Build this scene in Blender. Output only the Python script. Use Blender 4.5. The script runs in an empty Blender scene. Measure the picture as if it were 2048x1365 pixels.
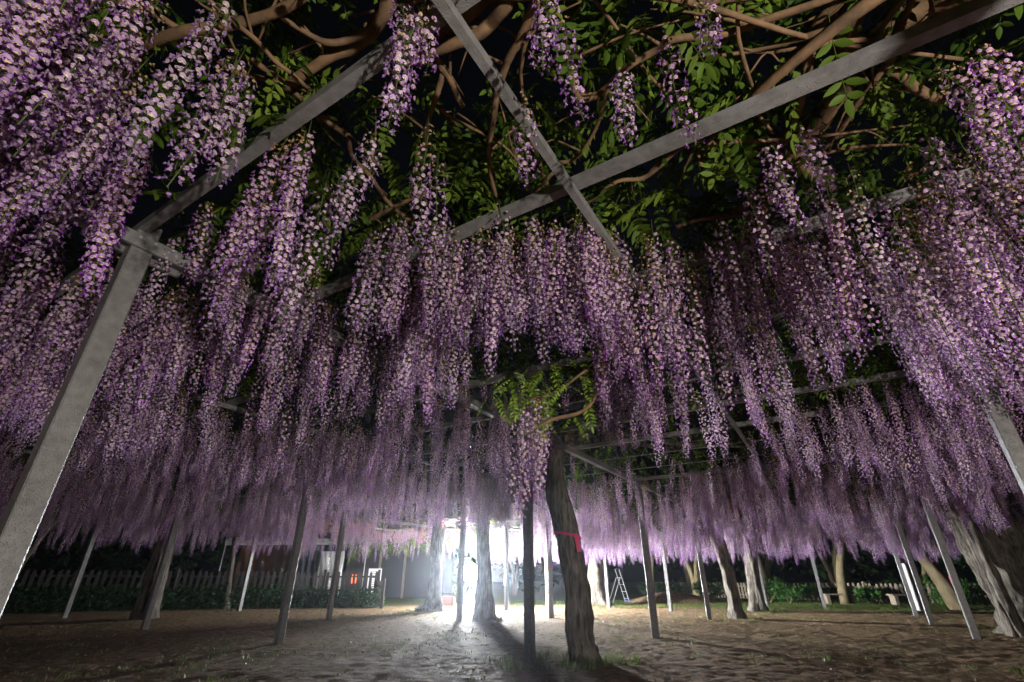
import bpy, math, random
import numpy as np
from mathutils import Vector, Matrix, Euler
R = math.radians
random.seed(7); rng = np.random.default_rng(7)
scn = bpy.context.scene
C = scn.collection

# ------------------------------------------------------------------ camera, world, lights, exposure
F = 948.6; PITCH = R(26.74); CAMH = 0.85          # focal length in photo pixels (2048 wide), pitch, height
cam = bpy.data.cameras.new('camera'); cam.sensor_width = 36.0; cam.lens = F / 2048 * 36
cam.clip_start = 0.05; cam.clip_end = 500
co = bpy.data.objects.new('camera', cam); C.objects.link(co)
co.location = (0, 0, CAMH); co.rotation_euler = (R(90) + PITCH, 0, 0)
scn.camera = co

w = bpy.data.worlds.new('World'); scn.world = w; w.use_nodes = True
nt = w.node_tree; bg = nt.nodes['Background']
sky = nt.nodes.new('ShaderNodeTexSky'); sky.sky_type = 'NISHITA'; sky.sun_disc = False
sky.sun_elevation = R(-4); sky.sun_rotation = R(200); sky.altitude = 200
nt.links.new(sky.outputs[0], bg.inputs[0]); bg.inputs[1].default_value = 0.12

FLOOD = Vector((-1.44, 18.3, 1.07)); FLOOD_W = 20000.0; FLOOD_BEAM_W = 160000.0     # the lit balloon floodlight on its tripod
UP = Vector((2.1, -2.2, 0.42)); UP_W = 1150.0              # second work light, behind the camera, aimed up into the blossom
scn.view_settings.view_transform = 'Standard'; scn.view_settings.look = 'None'
scn.view_settings.exposure = 0.0; scn.view_settings.gamma = 1.0
try: scn.view_settings.use_curve_mapping = False
except Exception: pass
cy = scn.cycles
cy.use_denoising = True; cy.max_bounces = 4; cy.diffuse_bounces = 2; cy.glossy_bounces = 2
cy.transmission_bounces = 4; cy.transparent_max_bounces = 8; cy.volume_bounces = 0
cy.adaptive_threshold = .03; cy.sample_clamp_indirect = 4.0; cy.caustics_reflective = False; cy.caustics_refractive = False

# ------------------------------------------------------------------ photo pixel -> place
def ray(x, y):
    a = (x - 1024) / F; b = -(y - 682.5) / F
    return a, math.cos(PITCH) - b * math.sin(PITCH), b * math.cos(PITCH) + math.sin(PITCH)
def onz(x, y, z):                       # point at height z
    a, f, u = ray(x, y); s = (z - CAMH) / u
    return Vector((a * s, f * s, z))
def ony(x, y, Y):                       # point at forward distance Y
    a, f, u = ray(x, y); s = Y / f
    return Vector((a * s, Y, CAMH + u * s))
def depth(p): return p[1] * math.cos(PITCH) + (p[2] - CAMH) * math.sin(PITCH)
def inframe(p, m=60):
    d = depth(p)
    if d < .15: return False
    v = -p[1] * math.sin(PITCH) + (p[2] - CAMH) * math.cos(PITCH)
    X = 1024 + F * p[0] / d; Y = 682.5 - F * v / d
    return -m < X < 2048 + m and -m < Y < 1365 + m

# ------------------------------------------------------------------ value noise
_perm = rng.random((64, 64, 8))
def vnoise(x, y, k=0):
    x = np.asarray(x, float); y = np.asarray(y, float)
    xi = np.floor(x).astype(int); yi = np.floor(y).astype(int)
    fx = x - xi; fy = y - yi; fx = fx * fx * (3 - 2 * fx); fy = fy * fy * (3 - 2 * fy)
    g = lambda i, j: _perm[i % 64, j % 64, k]
    return (g(xi, yi) * (1 - fx) + g(xi + 1, yi) * fx) * (1 - fy) + (g(xi, yi + 1) * (1 - fx) + g(xi + 1, yi + 1) * fx) * fy

# ------------------------------------------------------------------ materials
def mat(name): 
    m = bpy.data.materials.new(name); m.use_nodes = True
    return m, m.node_tree.nodes, m.node_tree.links, m.node_tree.nodes['Principled BSDF']
def noise_mat(name, c1, c2, scale=8, rough=.8, bump=.3, metal=0, stretch=(1, 1, 1), detail=6, c3=None, spec=.3, bdist=.01):
    m, n, l, b = mat(name)
    tc = n.new('ShaderNodeTexCoord'); mp = n.new('ShaderNodeMapping'); mp.inputs['Scale'].default_value = stretch
    l.new(tc.outputs['Object'], mp.inputs[0])
    nz = n.new('ShaderNodeTexNoise'); nz.inputs['Scale'].default_value = scale; nz.inputs['Detail'].default_value = detail
    l.new(mp.outputs[0], nz.inputs['Vector'])
    cr = n.new('ShaderNodeValToRGB'); l.new(nz.outputs['Fac'], cr.inputs[0])
    cr.color_ramp.elements[0].position = .3; cr.color_ramp.elements[0].color = (*c1, 1)
    cr.color_ramp.elements[1].position = .7; cr.color_ramp.elements[1].color = (*c2, 1)
    if c3:
        e = cr.color_ramp.elements.new(.85); e.color = (*c3, 1)
    l.new(cr.outputs[0], b.inputs['Base Color'])
    b.inputs['Roughness'].default_value = rough; b.inputs['Metallic'].default_value = metal
    b.inputs['Specular IOR Level'].default_value = spec
    if bump:
        bp = n.new('ShaderNodeBump'); bp.inputs['Strength'].default_value = bump; bp.inputs['Distance'].default_value = bdist
        l.new(nz.outputs['Fac'], bp.inputs['Height']); l.new(bp.outputs[0], b.inputs['Normal'])
    return m

def leafy(name, attr=None, col=None, col2=None, trans=.35, rough=.55, vary=.25, spec=.25):
    """thin leaf or petal: reflects and lets some light through; colour varies from one to the next"""
    m, n, l, b = mat(name); out = n['Material Output']
    oi = n.new('ShaderNodeObjectInfo')
    if attr:
        a = n.new('ShaderNodeAttribute'); a.attribute_name = attr; src = a.outputs['Color']
    else:
        mx = n.new('ShaderNodeMix'); mx.data_type = 'RGBA'
        mx.inputs[6].default_value = (*col, 1); mx.inputs[7].default_value = (*col2, 1)
        l.new(oi.outputs['Random'], mx.inputs[0]); src = mx.outputs[2]
    hs = n.new('ShaderNodeHueSaturation')
    mr = n.new('ShaderNodeMapRange'); mr.inputs[3].default_value = 1 - vary; mr.inputs[4].default_value = 1 + vary
    l.new(oi.outputs['Random'], mr.inputs[0]); l.new(mr.outputs[0], hs.inputs['Value']); l.new(src, hs.inputs['Color'])
    if attr:
        mu = n.new('ShaderNodeMath'); mu.operation = 'MULTIPLY'; mu.inputs[1].default_value = 7.31
        fr = n.new('ShaderNodeMath'); fr.operation = 'FRACT'
        l.new(oi.outputs['Random'], mu.inputs[0]); l.new(mu.outputs[0], fr.inputs[0])
        m2 = n.new('ShaderNodeMapRange'); m2.inputs[3].default_value = .8; m2.inputs[4].default_value = 1.15
        l.new(fr.outputs[0], m2.inputs[0]); l.new(m2.outputs[0], hs.inputs['Saturation'])
    l.new(hs.outputs[0], b.inputs['Base Color']); b.inputs['Roughness'].default_value = rough
    b.inputs['Specular IOR Level'].default_value = spec
    tr = n.new('ShaderNodeBsdfTranslucent'); l.new(hs.outputs[0], tr.inputs[0])
    ms = n.new('ShaderNodeMixShader'); ms.inputs[0].default_value = trans
    l.new(b.outputs[0], ms.inputs[1]); l.new(tr.outputs[0], ms.inputs[2]); l.new(ms.outputs[0], out.inputs[0])
    return m

def plain(name, col, rough=.6, metal=0, spec=.4):
    m, n, l, b = mat(name); b.inputs['Base Color'].default_value = (*col, 1)
    b.inputs['Roughness'].default_value = rough; b.inputs['Metallic'].default_value = metal
    b.inputs['Specular IOR Level'].default_value = spec
    return m
def emit(name, col, s):
    m, n, l, b = mat(name); b.inputs['Base Color'].default_value = (*col, 1)
    b.inputs['Emission Color'].default_value = (*col, 1); b.inputs['Emission Strength'].default_value = s
    return m

M = {}
M['petal'] = leafy('petal', attr='Col', trans=.38, rough=.6, vary=.16)
M['leaf'] = leafy('leaf', col=(.045, .105, .012), col2=(.12, .17, .022), trans=.4, rough=.5, vary=.35, spec=.12)
M['bgleaf'] = leafy('tree_leaf', col=(.03, .075, .02), col2=(.05, .1, .025), trans=.3, rough=.55, vary=.2)
M['shrubleaf'] = leafy('shrub_leaf', col=(.04, .12, .02), col2=(.06, .15, .03), trans=.3, rough=.4, vary=.2)
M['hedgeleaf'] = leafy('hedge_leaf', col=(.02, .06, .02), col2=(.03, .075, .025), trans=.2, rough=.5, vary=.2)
M['grass'] = leafy('grass_blade', col=(.07, .13, .025), col2=(.12, .15, .04), trans=.35, rough=.5, vary=.3)
def bark_mat(name, dark, mid, pale):
    m, n, l, b = mat(name); tc = n.new('ShaderNodeTexCoord'); mp = n.new('ShaderNodeMapping'); mp.inputs['Scale'].default_value = (1, 1, .13); l.new(tc.outputs['Object'], mp.inputs[0])
    a = n.new('ShaderNodeTexNoise'); a.inputs['Scale'].default_value = 26; a.inputs['Detail'].default_value = 9; a.inputs['Roughness'].default_value = .65; l.new(mp.outputs[0], a.inputs['Vector'])
    c = n.new('ShaderNodeTexNoise'); c.inputs['Scale'].default_value = 3.5; c.inputs['Detail'].default_value = 6; l.new(tc.outputs['Object'], c.inputs['Vector'])
    ad = n.new('ShaderNodeMath'); ad.operation = 'MULTIPLY_ADD'; l.new(c.outputs['Fac'], ad.inputs[0]); ad.inputs[1].default_value = .45; l.new(a.outputs['Fac'], ad.inputs[2])
    cr = n.new('ShaderNodeValToRGB'); l.new(ad.outputs[0], cr.inputs[0]); e = cr.color_ramp.elements; e[0].position = .55; e[0].color = (*dark, 1); e[1].position = .72; e[1].color = (*mid, 1); q = e.new(.9); q.color = (*pale, 1)
    l.new(cr.outputs[0], b.inputs['Base Color']); b.inputs['Roughness'].default_value = .92; b.inputs['Specular IOR Level'].default_value = .15
    bp = n.new('ShaderNodeBump'); bp.inputs['Strength'].default_value = 1; bp.inputs['Distance'].default_value = .045; l.new(a.outputs['Fac'], bp.inputs['Height']); l.new(bp.outputs[0], b.inputs['Normal'])
    return m
M['bark'] = bark_mat('vine_bark', (.03, .026, .022), (.115, .098, .08), (.24, .21, .175))
M['limb'] = noise_mat('limb_bark', (.08, .05, .028), (.19, .112, .058), scale=16, rough=.85, bump=.5, c3=(.2, .125, .07), bdist=.014)
M['bgbark'] = noise_mat('tree_bark', (.13, .1, .06), (.24, .19, .1), scale=9, rough=.9, bump=.5, stretch=(1, 1, .4))
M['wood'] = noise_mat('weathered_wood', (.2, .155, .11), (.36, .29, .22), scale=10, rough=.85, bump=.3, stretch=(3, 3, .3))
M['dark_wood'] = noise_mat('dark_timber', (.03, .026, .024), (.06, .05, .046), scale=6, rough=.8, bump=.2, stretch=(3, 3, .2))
M['white'] = plain('white_paint', (.75, .75, .73), .5)
M['alu'] = plain('aluminium', (.6, .6, .6), .35, .6)
M['blue'] = plain('blue_plastic', (.02, .1, .5), .4)
M['pink'] = plain('pink_tape', (.62, .02, .12), .5)
M['red'] = plain('red_tape', (.5, .04, .03), .5)
M['dark'] = plain('dark_box', (.08, .08, .085), .5)
M['tarp'] = noise_mat('brown_tarp', (.16, .065, .035), (.26, .11, .06), scale=2.2, rough=.55, bump=.4, stretch=(1, 1, .3), bdist=.05)
M['canvas'] = noise_mat('canvas', (.5, .49, .46), (.66, .65, .62), scale=3, rough=.8, bump=.3, bdist=.03)
M['navy'] = noise_mat('navy_tarp', (.012, .016, .04), (.03, .035, .075), scale=3, rough=.45, bump=.5, stretch=(1, 1, .3), bdist=.05)
M['print'] = plain('print', (.12, .11, .1), .7)
M['orange'] = plain('orange_paint', (.6, .17, .03), .45)
M['jacket'] = plain('dark_jacket', (.025, .025, .03), .7)

# galvanised steel: zinc spangle, faint streaks, water drops
def steel():
    m, n, l, b = mat('galvanised_steel')
    tc = n.new('ShaderNodeTexCoord')
    vo = n.new('ShaderNodeTexNoise'); vo.inputs['Scale'].default_value = 22; vo.inputs['Detail'].default_value = 8
    n2 = n.new('ShaderNodeTexNoise'); n2.inputs['Scale'].default_value = 2.4; n2.inputs['Detail'].default_value = 5
    for q in (vo, n2): l.new(tc.outputs['Object'], q.inputs['Vector'])
    ad = n.new('ShaderNodeMath'); ad.operation = 'ADD'; l.new(vo.outputs['Fac'], ad.inputs[0]); l.new(n2.outputs['Fac'], ad.inputs[1])
    mr = n.new('ShaderNodeMapRange'); mr.inputs[1].default_value = .65; mr.inputs[2].default_value = 1.35
    l.new(ad.outputs[0], mr.inputs[0])
    cr = n.new('ShaderNodeValToRGB'); l.new(mr.outputs[0], cr.inputs[0])
    cr.color_ramp.elements[0].color = (.1, .096, .095, 1); cr.color_ramp.elements[1].color = (.235, .228, .225, 1)
    l.new(cr.outputs[0], b.inputs['Base Color'])
    b.inputs['Metallic'].default_value = .1; b.inputs['Roughness'].default_value = .4
    v = n.new('ShaderNodeTexVoronoi'); v.inputs['Scale'].default_value = 150; l.new(tc.outputs['Object'], v.inputs['Vector'])
    r2 = n.new('ShaderNodeMapRange'); r2.inputs[1].default_value = .0; r2.inputs[2].default_value = .42; r2.inputs[3].default_value = 1; r2.inputs[4].default_value = 0
    l.new(v.outputs['Distance'], r2.inputs[0])
    bp = n.new('ShaderNodeBump'); bp.inputs['Strength'].default_value = .9; bp.inputs['Distance'].default_value = .0022
    l.new(r2.outputs[0], bp.inputs['Height']); l.new(bp.outputs[0], b.inputs['Normal'])
    return m
M['steel'] = steel()

def ground_mat():
    m, n, l, b = mat('bare_earth')
    tc = n.new('ShaderNodeTexCoord')
    def nz(s, d=6):
        q = n.new('ShaderNodeTexNoise'); q.inputs['Scale'].default_value = s; q.inputs['Detail'].default_value = d
        l.new(tc.outputs['Object'], q.inputs['Vector']); return q
    a, c, d = nz(11, 9), nz(.55, 5), nz(46, 5)
    cr = n.new('ShaderNodeValToRGB'); l.new(a.outputs['Fac'], cr.inputs[0])
    cr.color_ramp.elements[0].position = .32; cr.color_ramp.elements[0].color = (.11, .078, .05, 1)
    cr.color_ramp.elements[1].position = .68; cr.color_ramp.elements[1].color = (.32, .235, .155, 1)
    at = n.new('ShaderNodeAttribute'); at.attribute_name = 'green'
    ad = n.new('ShaderNodeMath'); ad.operation = 'ADD'; l.new(at.outputs['Fac'], ad.inputs[0]); l.new(c.outputs['Fac'], ad.inputs[1])
    mr = n.new('ShaderNodeMapRange'); mr.inputs[1].default_value = .62; mr.inputs[2].default_value = 1.0; mr.inputs[4].default_value = .85
    l.new(ad.outputs[0], mr.inputs[0])
    g = n.new('ShaderNodeMix'); g.data_type = 'RGBA'; l.new(mr.outputs[0], g.inputs[0]); l.new(cr.outputs[0], g.inputs[6])
    g.inputs[7].default_value = (.09, .12, .03, 1)
    k = n.new('ShaderNodeMix'); k.data_type = 'RGBA'; k.blend_type = 'MULTIPLY'; k.inputs[0].default_value = .6
    l.new(g.outputs[2], k.inputs[6]); l.new(d.outputs['Color'], k.inputs[7])
    hs = n.new('ShaderNodeHueSaturation'); hs.inputs['Saturation'].default_value = 1.25; hs.inputs['Value'].default_value = 1.7; l.new(k.outputs[2], hs.inputs['Color'])
    l.new(hs.outputs[0], b.inputs['Base Color']); b.inputs['Roughness'].default_value = .85; b.inputs['Specular IOR Level'].default_value = .2
    e_ = nz(30, 9); e_.inputs['Roughness'].default_value = .68
    bp = n.new('ShaderNodeBump'); bp.inputs['Strength'].default_value = 1; bp.inputs['Distance'].default_value = .024
    l.new(e_.outputs['Fac'], bp.inputs['Height'])
    b2 = n.new('ShaderNodeBump'); b2.inputs['Strength'].default_value = .7; b2.inputs['Distance'].default_value = .008
    f_ = nz(95, 3); l.new(f_.outputs['Fac'], b2.inputs['Height']); l.new(bp.outputs[0], b2.inputs['Normal']); l.new(b2.outputs[0], b.inputs['Normal'])
    return m
M['ground'] = ground_mat()

# ------------------------------------------------------------------ object helpers
def tag(o, label=None, cat=None, group=None, kind=None):
    if label: o['label'] = label
    if cat: o['category'] = cat
    if group: o['group'] = group
    if kind: o['kind'] = kind
    return o
def empty(name, loc, label, cat, group=None, rz=0):
    o = bpy.data.objects.new(name, None); C.objects.link(o); o.location = loc; o.rotation_euler = (0, 0, rz)
    o.empty_display_size = .1
    return tag(o, label, cat, group)
def mk(name, verts, faces, m, parent=None, smooth=False, base=(0, 0, 0)):
    me = bpy.data.meshes.new(name)
    v = np.asarray(verts, float) - np.asarray(base, float)
    me.from_pydata(v.tolist(), [], [tuple(f) for f in faces]); me.update()
    if smooth: me.shade_smooth()
    if m: me.materials.append(m)
    o = bpy.data.objects.new(name, me); C.objects.link(o)
    if parent: o.parent = parent
    return o
def copy_obj(o, parent, loc=None, rot=None, scl=None, name=None):
    c = o.copy(); C.objects.link(c); c.parent = parent
    if name: c.name = name
    if loc is not None: c.location = loc
    if rot is not None: c.rotation_euler = rot
    if scl is not None: c.scale = (scl,) * 3 if np.isscalar(scl) else scl
    return c
class MB:
    """collects boxes, bars and tubes that form ONE piece"""
    def __init__(s): s.v = []; s.f = []
    def add(s, v, f):
        n = len(s.v); s.v += [tuple(p) for p in v]; s.f += [tuple(i + n for i in q) for q in f]; return s
    def box(s, c, d, mtx=None):
        hx, hy, hz = d[0] / 2, d[1] / 2, d[2] / 2
        v = [Vector((x, y, z)) for x in (-hx, hx) for y in (-hy, hy) for z in (-hz, hz)]
        if mtx: v = [mtx @ p for p in v]
        v = [p + Vector(c) for p in v]
        return s.add(v, [(0, 1, 3, 2), (4, 6, 7, 5), (0, 4, 5, 1), (2, 3, 7, 6), (0, 2, 6, 4), (1, 5, 7, 3)])
    def bar(s, a, b, w_, h_, up=(0, 0, 1)):
        a, b = Vector(a), Vector(b); d = (b - a).normalized(); u = Vector(up)
        x = d.cross(u)
        if x.length < 1e-4: x = d.cross(Vector((1, 0, 0)))
        x.normalize(); z = x.cross(d)
        v = [p + x * i * w_ / 2 + z * j * h_ / 2 for p in (a, b) for i, j in ((-1, -1), (1, -1), (1, 1), (-1, 1))]
        return s.add(v, [(0, 1, 2, 3), (7, 6, 5, 4), (0, 4, 5, 1), (1, 5, 6, 2), (2, 6, 7, 3), (3, 7, 4, 0)])
    def tube(s, pts, rad, seg=8, rings=None, rough=0, ridge=0, nr=3, twist=0, seed=0):
        v, f = tube(pts, rad, seg, rings, rough, ridge, nr, twist, seed); return s.add(v, f)
    def build(s, name, m, parent=None, smooth=False, base=(0, 0, 0)): return mk(name, s.v, s.f, m, parent, smooth, base)

def spline(pts, rad, n):
    P = [Vector(p) for p in pts]; k = len(P); o = []; r = []
    P2 = [P[0] * 2 - P[1]] + P + [P[-1] * 2 - P[-2]]
    for i in range(n):
        t = i / (n - 1) * (k - 1); j = min(int(t), k - 2); u = t - j
        a, b, c, d = P2[j], P2[j + 1], P2[j + 2], P2[j + 3]
        o.append(.5 * ((2 * b) + (c - a) * u + (2 * a - 5 * b + 4 * c - d) * u * u + (3 * b - a - 3 * c + d) * u ** 3))
        r.append(rad[j] * (1 - u) + rad[j + 1] * u)
    return o, r
def tube(pts, rad, seg=8, rings=None, rough=0, ridge=0, nr=3, twist=0, seed=0):
    if np.isscalar(rad): rad = [rad] * len(pts)
    if rings is None: rings = max(4, (len(pts) - 1) * 4 + 1)
    P, Rr = spline(pts, rad, rings)
    rs = random.Random(seed); ph = rs.random() * 6.3; off = rs.random() * 50
    v = []; f = []; x = None
    for i in range(rings):
        d = (P[min(i + 1, rings - 1)] - P[max(i - 1, 0)])
        d = d.normalized() if d.length > 1e-9 else Vector((0, 0, 1))
        if x is None: x = d.orthogonal().normalized()
        else: x = (x - d * x.dot(d)).normalized()
        y = d.cross(x); tw = twist * i / rings
        for j in range(seg):
            a = 2 * math.pi * j / seg
            k = 1 + ridge * math.sin(nr * (a + tw) + ph) + ridge * .5 * math.sin((nr * 2 + 1) * (a + tw * 1.4) + ph * 2)
            if rough:
                k += rough * (2 * float(vnoise(off + math.cos(a) * 2.2 + i * .13, off + math.sin(a) * 2.2 + i * .31, 1)) - 1)
            v.append(P[i] + (x * math.cos(a) + y * math.sin(a)) * Rr[i] * k)
    for i in range(rings - 1):
        for j in range(seg):
            a = i * seg + j; b = i * seg + (j + 1) % seg
            f.append((a, b, b + seg, a + seg))
    f.append(tuple(reversed(range(seg)))); f.append(tuple(range((rings - 1) * seg, rings * seg)))
    return v, f

# ------------------------------------------------------------------ ground
def gh(x, y):
    """gentle relief: a low planted bank on the left, root mounds"""
    x = np.asarray(x, float); y = np.asarray(y, float)
    h = (vnoise(x * .5 + 20, y * .5 + 20, 2) - .5) * .05
    line = 18.6 - 0.22 * (x + 4.5)
    return h
gx = np.concatenate([-np.geomspace(160, 14.2, 22), np.arange(-14, 14.01, .075), np.geomspace(14.2, 160, 22)])
gy = np.concatenate([-np.geomspace(60, 1.2, 14), np.arange(-1, 3, .25), np.arange(3, 12, .055), np.arange(12, 20, .08), np.geomspace(20.2, 240, 34)])
X, Y = np.meshgrid(gx, gy)
fine = ((vnoise(X * 6, Y * 6, 3) - .5) * .008 + (vnoise(X * 13 + 9, Y * 13, 4) - .5) * .013 + rng.normal(0, .0045, X.shape) + (vnoise(X * 1.3, Y * 1.3, 5) - .5) * .012)
fade = np.clip((22 - Y) / 4, 0, 1) * np.clip((16 - np.abs(X)) / 2, 0, 1) * np.clip((Y + 1) / 2, 0, 1)
Z = gh(X, Y) * np.clip((40 - Y) / 20, 0, 1) + fine * fade
verts = np.stack([X.ravel(), Y.ravel(), Z.ravel()], 1)
nx, ny = len(gx), len(gy)
i = np.arange(nx * ny).reshape(ny, nx)
quads = np.stack([i[:-1, :-1].ravel(), i[:-1, 1:].ravel(), i[1:, 1:].ravel(), i[1:, :-1].ravel()], 1)
me = bpy.data.meshes.new('ground'); me.vertices.add(len(verts)); me.vertices.foreach_set('co', verts.ravel())
me.loops.add(quads.size); me.loops.foreach_set('vertex_index', quads.ravel().astype(np.int32))
me.polygons.add(len(quads)); me.polygons.foreach_set('loop_start', np.arange(0, quads.size, 4, dtype=np.int32))
me.update(); me.validate(); me.shade_smooth()
green = np.clip((Y - (19.2 - .22 * np.clip(X, 0, 20))) / 2.5, 0, 1) * .6 + np.where((np.abs(X) < 9) & (Y < 5.5), .06, 0)
ga = me.attributes.new('green', 'FLOAT', 'POINT'); ga.data.foreach_set('value', green.ravel().astype(np.float32))
me.materials.append(M['ground'])
go = bpy.data.objects.new('ground', me); C.objects.link(go); go['kind'] = 'structure'

# ------------------------------------------------------------------ steel trellis: beams run along U and V at 2.5 m
U = Vector((-.85, .527, 0)).normalized(); V = Vector((.527, .85, 0)).normalized()
def st(s, t, z=0): return V * s + U * t + Vector((0, 0, z))
tr = empty('steel_trellis', (0, 0, 0), 'galvanised steel pergola frame of square posts and beams carrying the wisteria', 'pergola')
posts = [('L', onz(290, 475, 2.5)), ('Rn', Vector((3.72, 3.5, 0)))]
for x, y in [(1060, 1330), (557, 1287), (657, 1240), (1312, 1275), (1420, 1240), (1103, 1237), (1218, 1217), (1342, 1222), (1535, 1218), (1650, 1217),
             (1833, 1234), (1865, 1250), (1955, 1281), (918, 1245), (1013, 1222), (128, 1236), (297, 1237), (478, 1222), (1096, 1217)]:
    posts.append(('p', onz(x, y, 0)))
for s, t in [(.65, 7.1), (5.3, 11.6), (.65, -1.6), (-3.6, 2.8), (5.2, -6)]: posts.append(('g', st(s, t)))
pb = bpy.data.meshes.new('post')
def post_mesh():
    b = MB(); W = .1; z0, z1 = -.08, 2.56; c = .006; q = W / 2
    ring = [(q, -q + c), (q, q - c), (q - c, q), (-q + c, q), (-q, q - c), (-q, -q + c), (-q + c, -q), (q - c, -q)]
    v = [(x, y, z0) for x, y in ring] + [(x, y, z1) for x, y in ring]
    b.add(v, [(k, (k + 1) % 8, (k + 1) % 8 + 8, k + 8) for k in range(8)] + [tuple(range(8, 16))])
    return b
ang = math.atan2(V.y, V.x)
p0 = None
for k, (kind, p) in enumerate(posts):
    if p0 is None: o = p0 = post_mesh().build('post', M['steel'], tr)
    else: o = copy_obj(p0, tr)
    # slight lean of a real site, none for the near ones
    o.location = (p.x, p.y, 0); o.rotation_euler = (0, 0, ang)
    # bolted head: two cheek channels and four bolts
hb = MB()
for sgn in (-1, 1):
    hb.box((0, sgn * .062, 2.43), (.46, .02, .075))
pl_ = hb.build('head_bracket', M['steel'], tr)
bolt = MB()
for sx in (-.14, -.035, .035, .14):
    for sy in (-1, 1):
        bolt.tube([(sx, sy * .07, 2.43 + (.012 if abs(sx) < .1 else 0)), (sx, sy * .083, 2.43 + (.012 if abs(sx) < .1 else 0))], .008, 6, 2)
bolts = bolt.build('bolt_set', M['alu'], tr)
first = True
for k, (kind, p) in enumerate(posts):
    if p.y > 11: continue
    for src in (pl_, bolts):
        o = src if first else copy_obj(src, tr)
        o.location = (p.x, p.y, 0); o.rotation_euler = (0, 0, ang)
    first = False
# secondary beams along U, every 0.92 m
k = 0
for q in range(-3, 23):
    s = .655 + .92 * q
    b = MB(); t0, t1 = (-7, 17.5)
    if s > 17: t0 = -3
    if s > 6.8 and q not in (9, 14, 18, 22): b.tube([st(s, t0, 2.525), st(s, t1, 2.525)], .007, 6, 2); b.build('wire', M['steel'], tr)      # farther bays: stretched wire
    else: b.bar(st(s, t0, 2.525), st(s, t1, 2.525), .05, .05); b.build('beam', M['steel'], tr)
for q, t in enumerate([-6.1, -3.9, -1.6, .63, 2.78, 5.0, 7.2, 9.3, 11.4, 13.5, 15.7]):
    b = MB(); big = q % 2 == 0 or t in (2.78,)
    wd = .075 if abs(t - 2.78) < .1 or abs(t + 1.6) < .1 or abs(t - 7.2) < .1 or abs(t - 11.4) < .1 else .034
    b.bar(st(-3, t, 2.462), st(21.2, t, 2.462), wd, .072 if wd > .05 else .045)
    b.build('purlin', M['steel'], tr)

# red marking tape on the post beside the forked trunk
def band(p, z, h, m, name='tape_band', wd=.104):
    b = MB(); b.box((0, 0, z), (wd, wd, h)); o = b.build(name, m, tr); o.location = (p.x, p.y, 0); o.rotation_euler = (0, 0, ang); return o
band(onz(1060, 1330, 0), ony(1052, 993, 6.39).z, .06, M['red'])
band(onz(1103, 1237, 0), ony(1098, 1136, 13.6).z, .04, M['red'])
band(onz(1865, 1250, 0), ony(1845, 1000, 11.7).z, .06, M['red'])

# ------------------------------------------------------------------ wisteria: raceme and leaf prototypes (shared meshes)
protos = bpy.data.collections.new('raceme_shapes'); leafprotos = bpy.data.collections.new('leaf_shapes')
def floret(rs, out, up, size, age):
    """one pea flower: reflexed banner, two wings, keel. returns verts, faces, colours (per face)"""
    side = out.cross(up).normalized(); s = size
    ban = Vector((.56, .36, .58)); ban2 = Vector((.4, .2, .5)); keel = Vector((.19, .045, .36)); wing = Vector((.29, .1, .45)); eye = Vector((.75, .68, .3))
    if age > 0:                                   # spent flowers turn tan, from the top of the raceme down
        tan = Vector((.42, .27, .15))
        ban = ban.lerp(tan * 1.25, age); ban2 = ban2.lerp(tan, age); keel = keel.lerp(tan * .7, age); wing = wing.lerp(tan * .8, age); eye = eye.lerp(tan, age)
    v = []; f = []; c = []
    # banner: cupped disc standing up, facing out
    cen = out * (.15 * s)
    v.append(cen - up * (.12 * s))                                   # 0 throat
    rim = [(-.42, -.05), (-.55, .3), (-.3, .68), (0, .78), (.3, .68), (.55, .3), (.42, -.05)]
    for a, h in rim:
        v.append(cen + side * (a * s) + up * (h * s) - out * ((abs(a) * .35 + h * .12) * s))
    v.append(cen + up * (.26 * s) + out * (.06 * s))                 # 8 middle, the pale eye
    for q in range(1, 7):
        f.append((8, q, q + 1)); c.append(ban if q in (2, 3, 4, 5) else ban2)
    f.append((0, 1, 8)); c.append(eye); f.append((0, 8, 7)); c.append(eye)
    # wings and keel, projecting forward and down
    n = len(v)
    tip = out * (.75 * s) - up * (.38 * s)
    v += [cen - up * (.1 * s) + side * (.07 * s), cen - up * (.1 * s) - side * (.07 * s), tip, cen + out * (.3 * s) + side * (.26 * s) - up * (.05 * s), cen + out * (.3 * s) - side * (.26 * s) - up * (.05 * s), cen + out * (.25 * s) - up * (.42 * s)]
    for q, col in (((n, n + 3, n + 2), wing), ((n + 1, n + 2, n + 4), wing), ((n, n + 2, n + 5), keel), ((n + 1, n + 5, n + 2), keel)):
        f.append(q); c.append(col)
    return v, f, c
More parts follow.
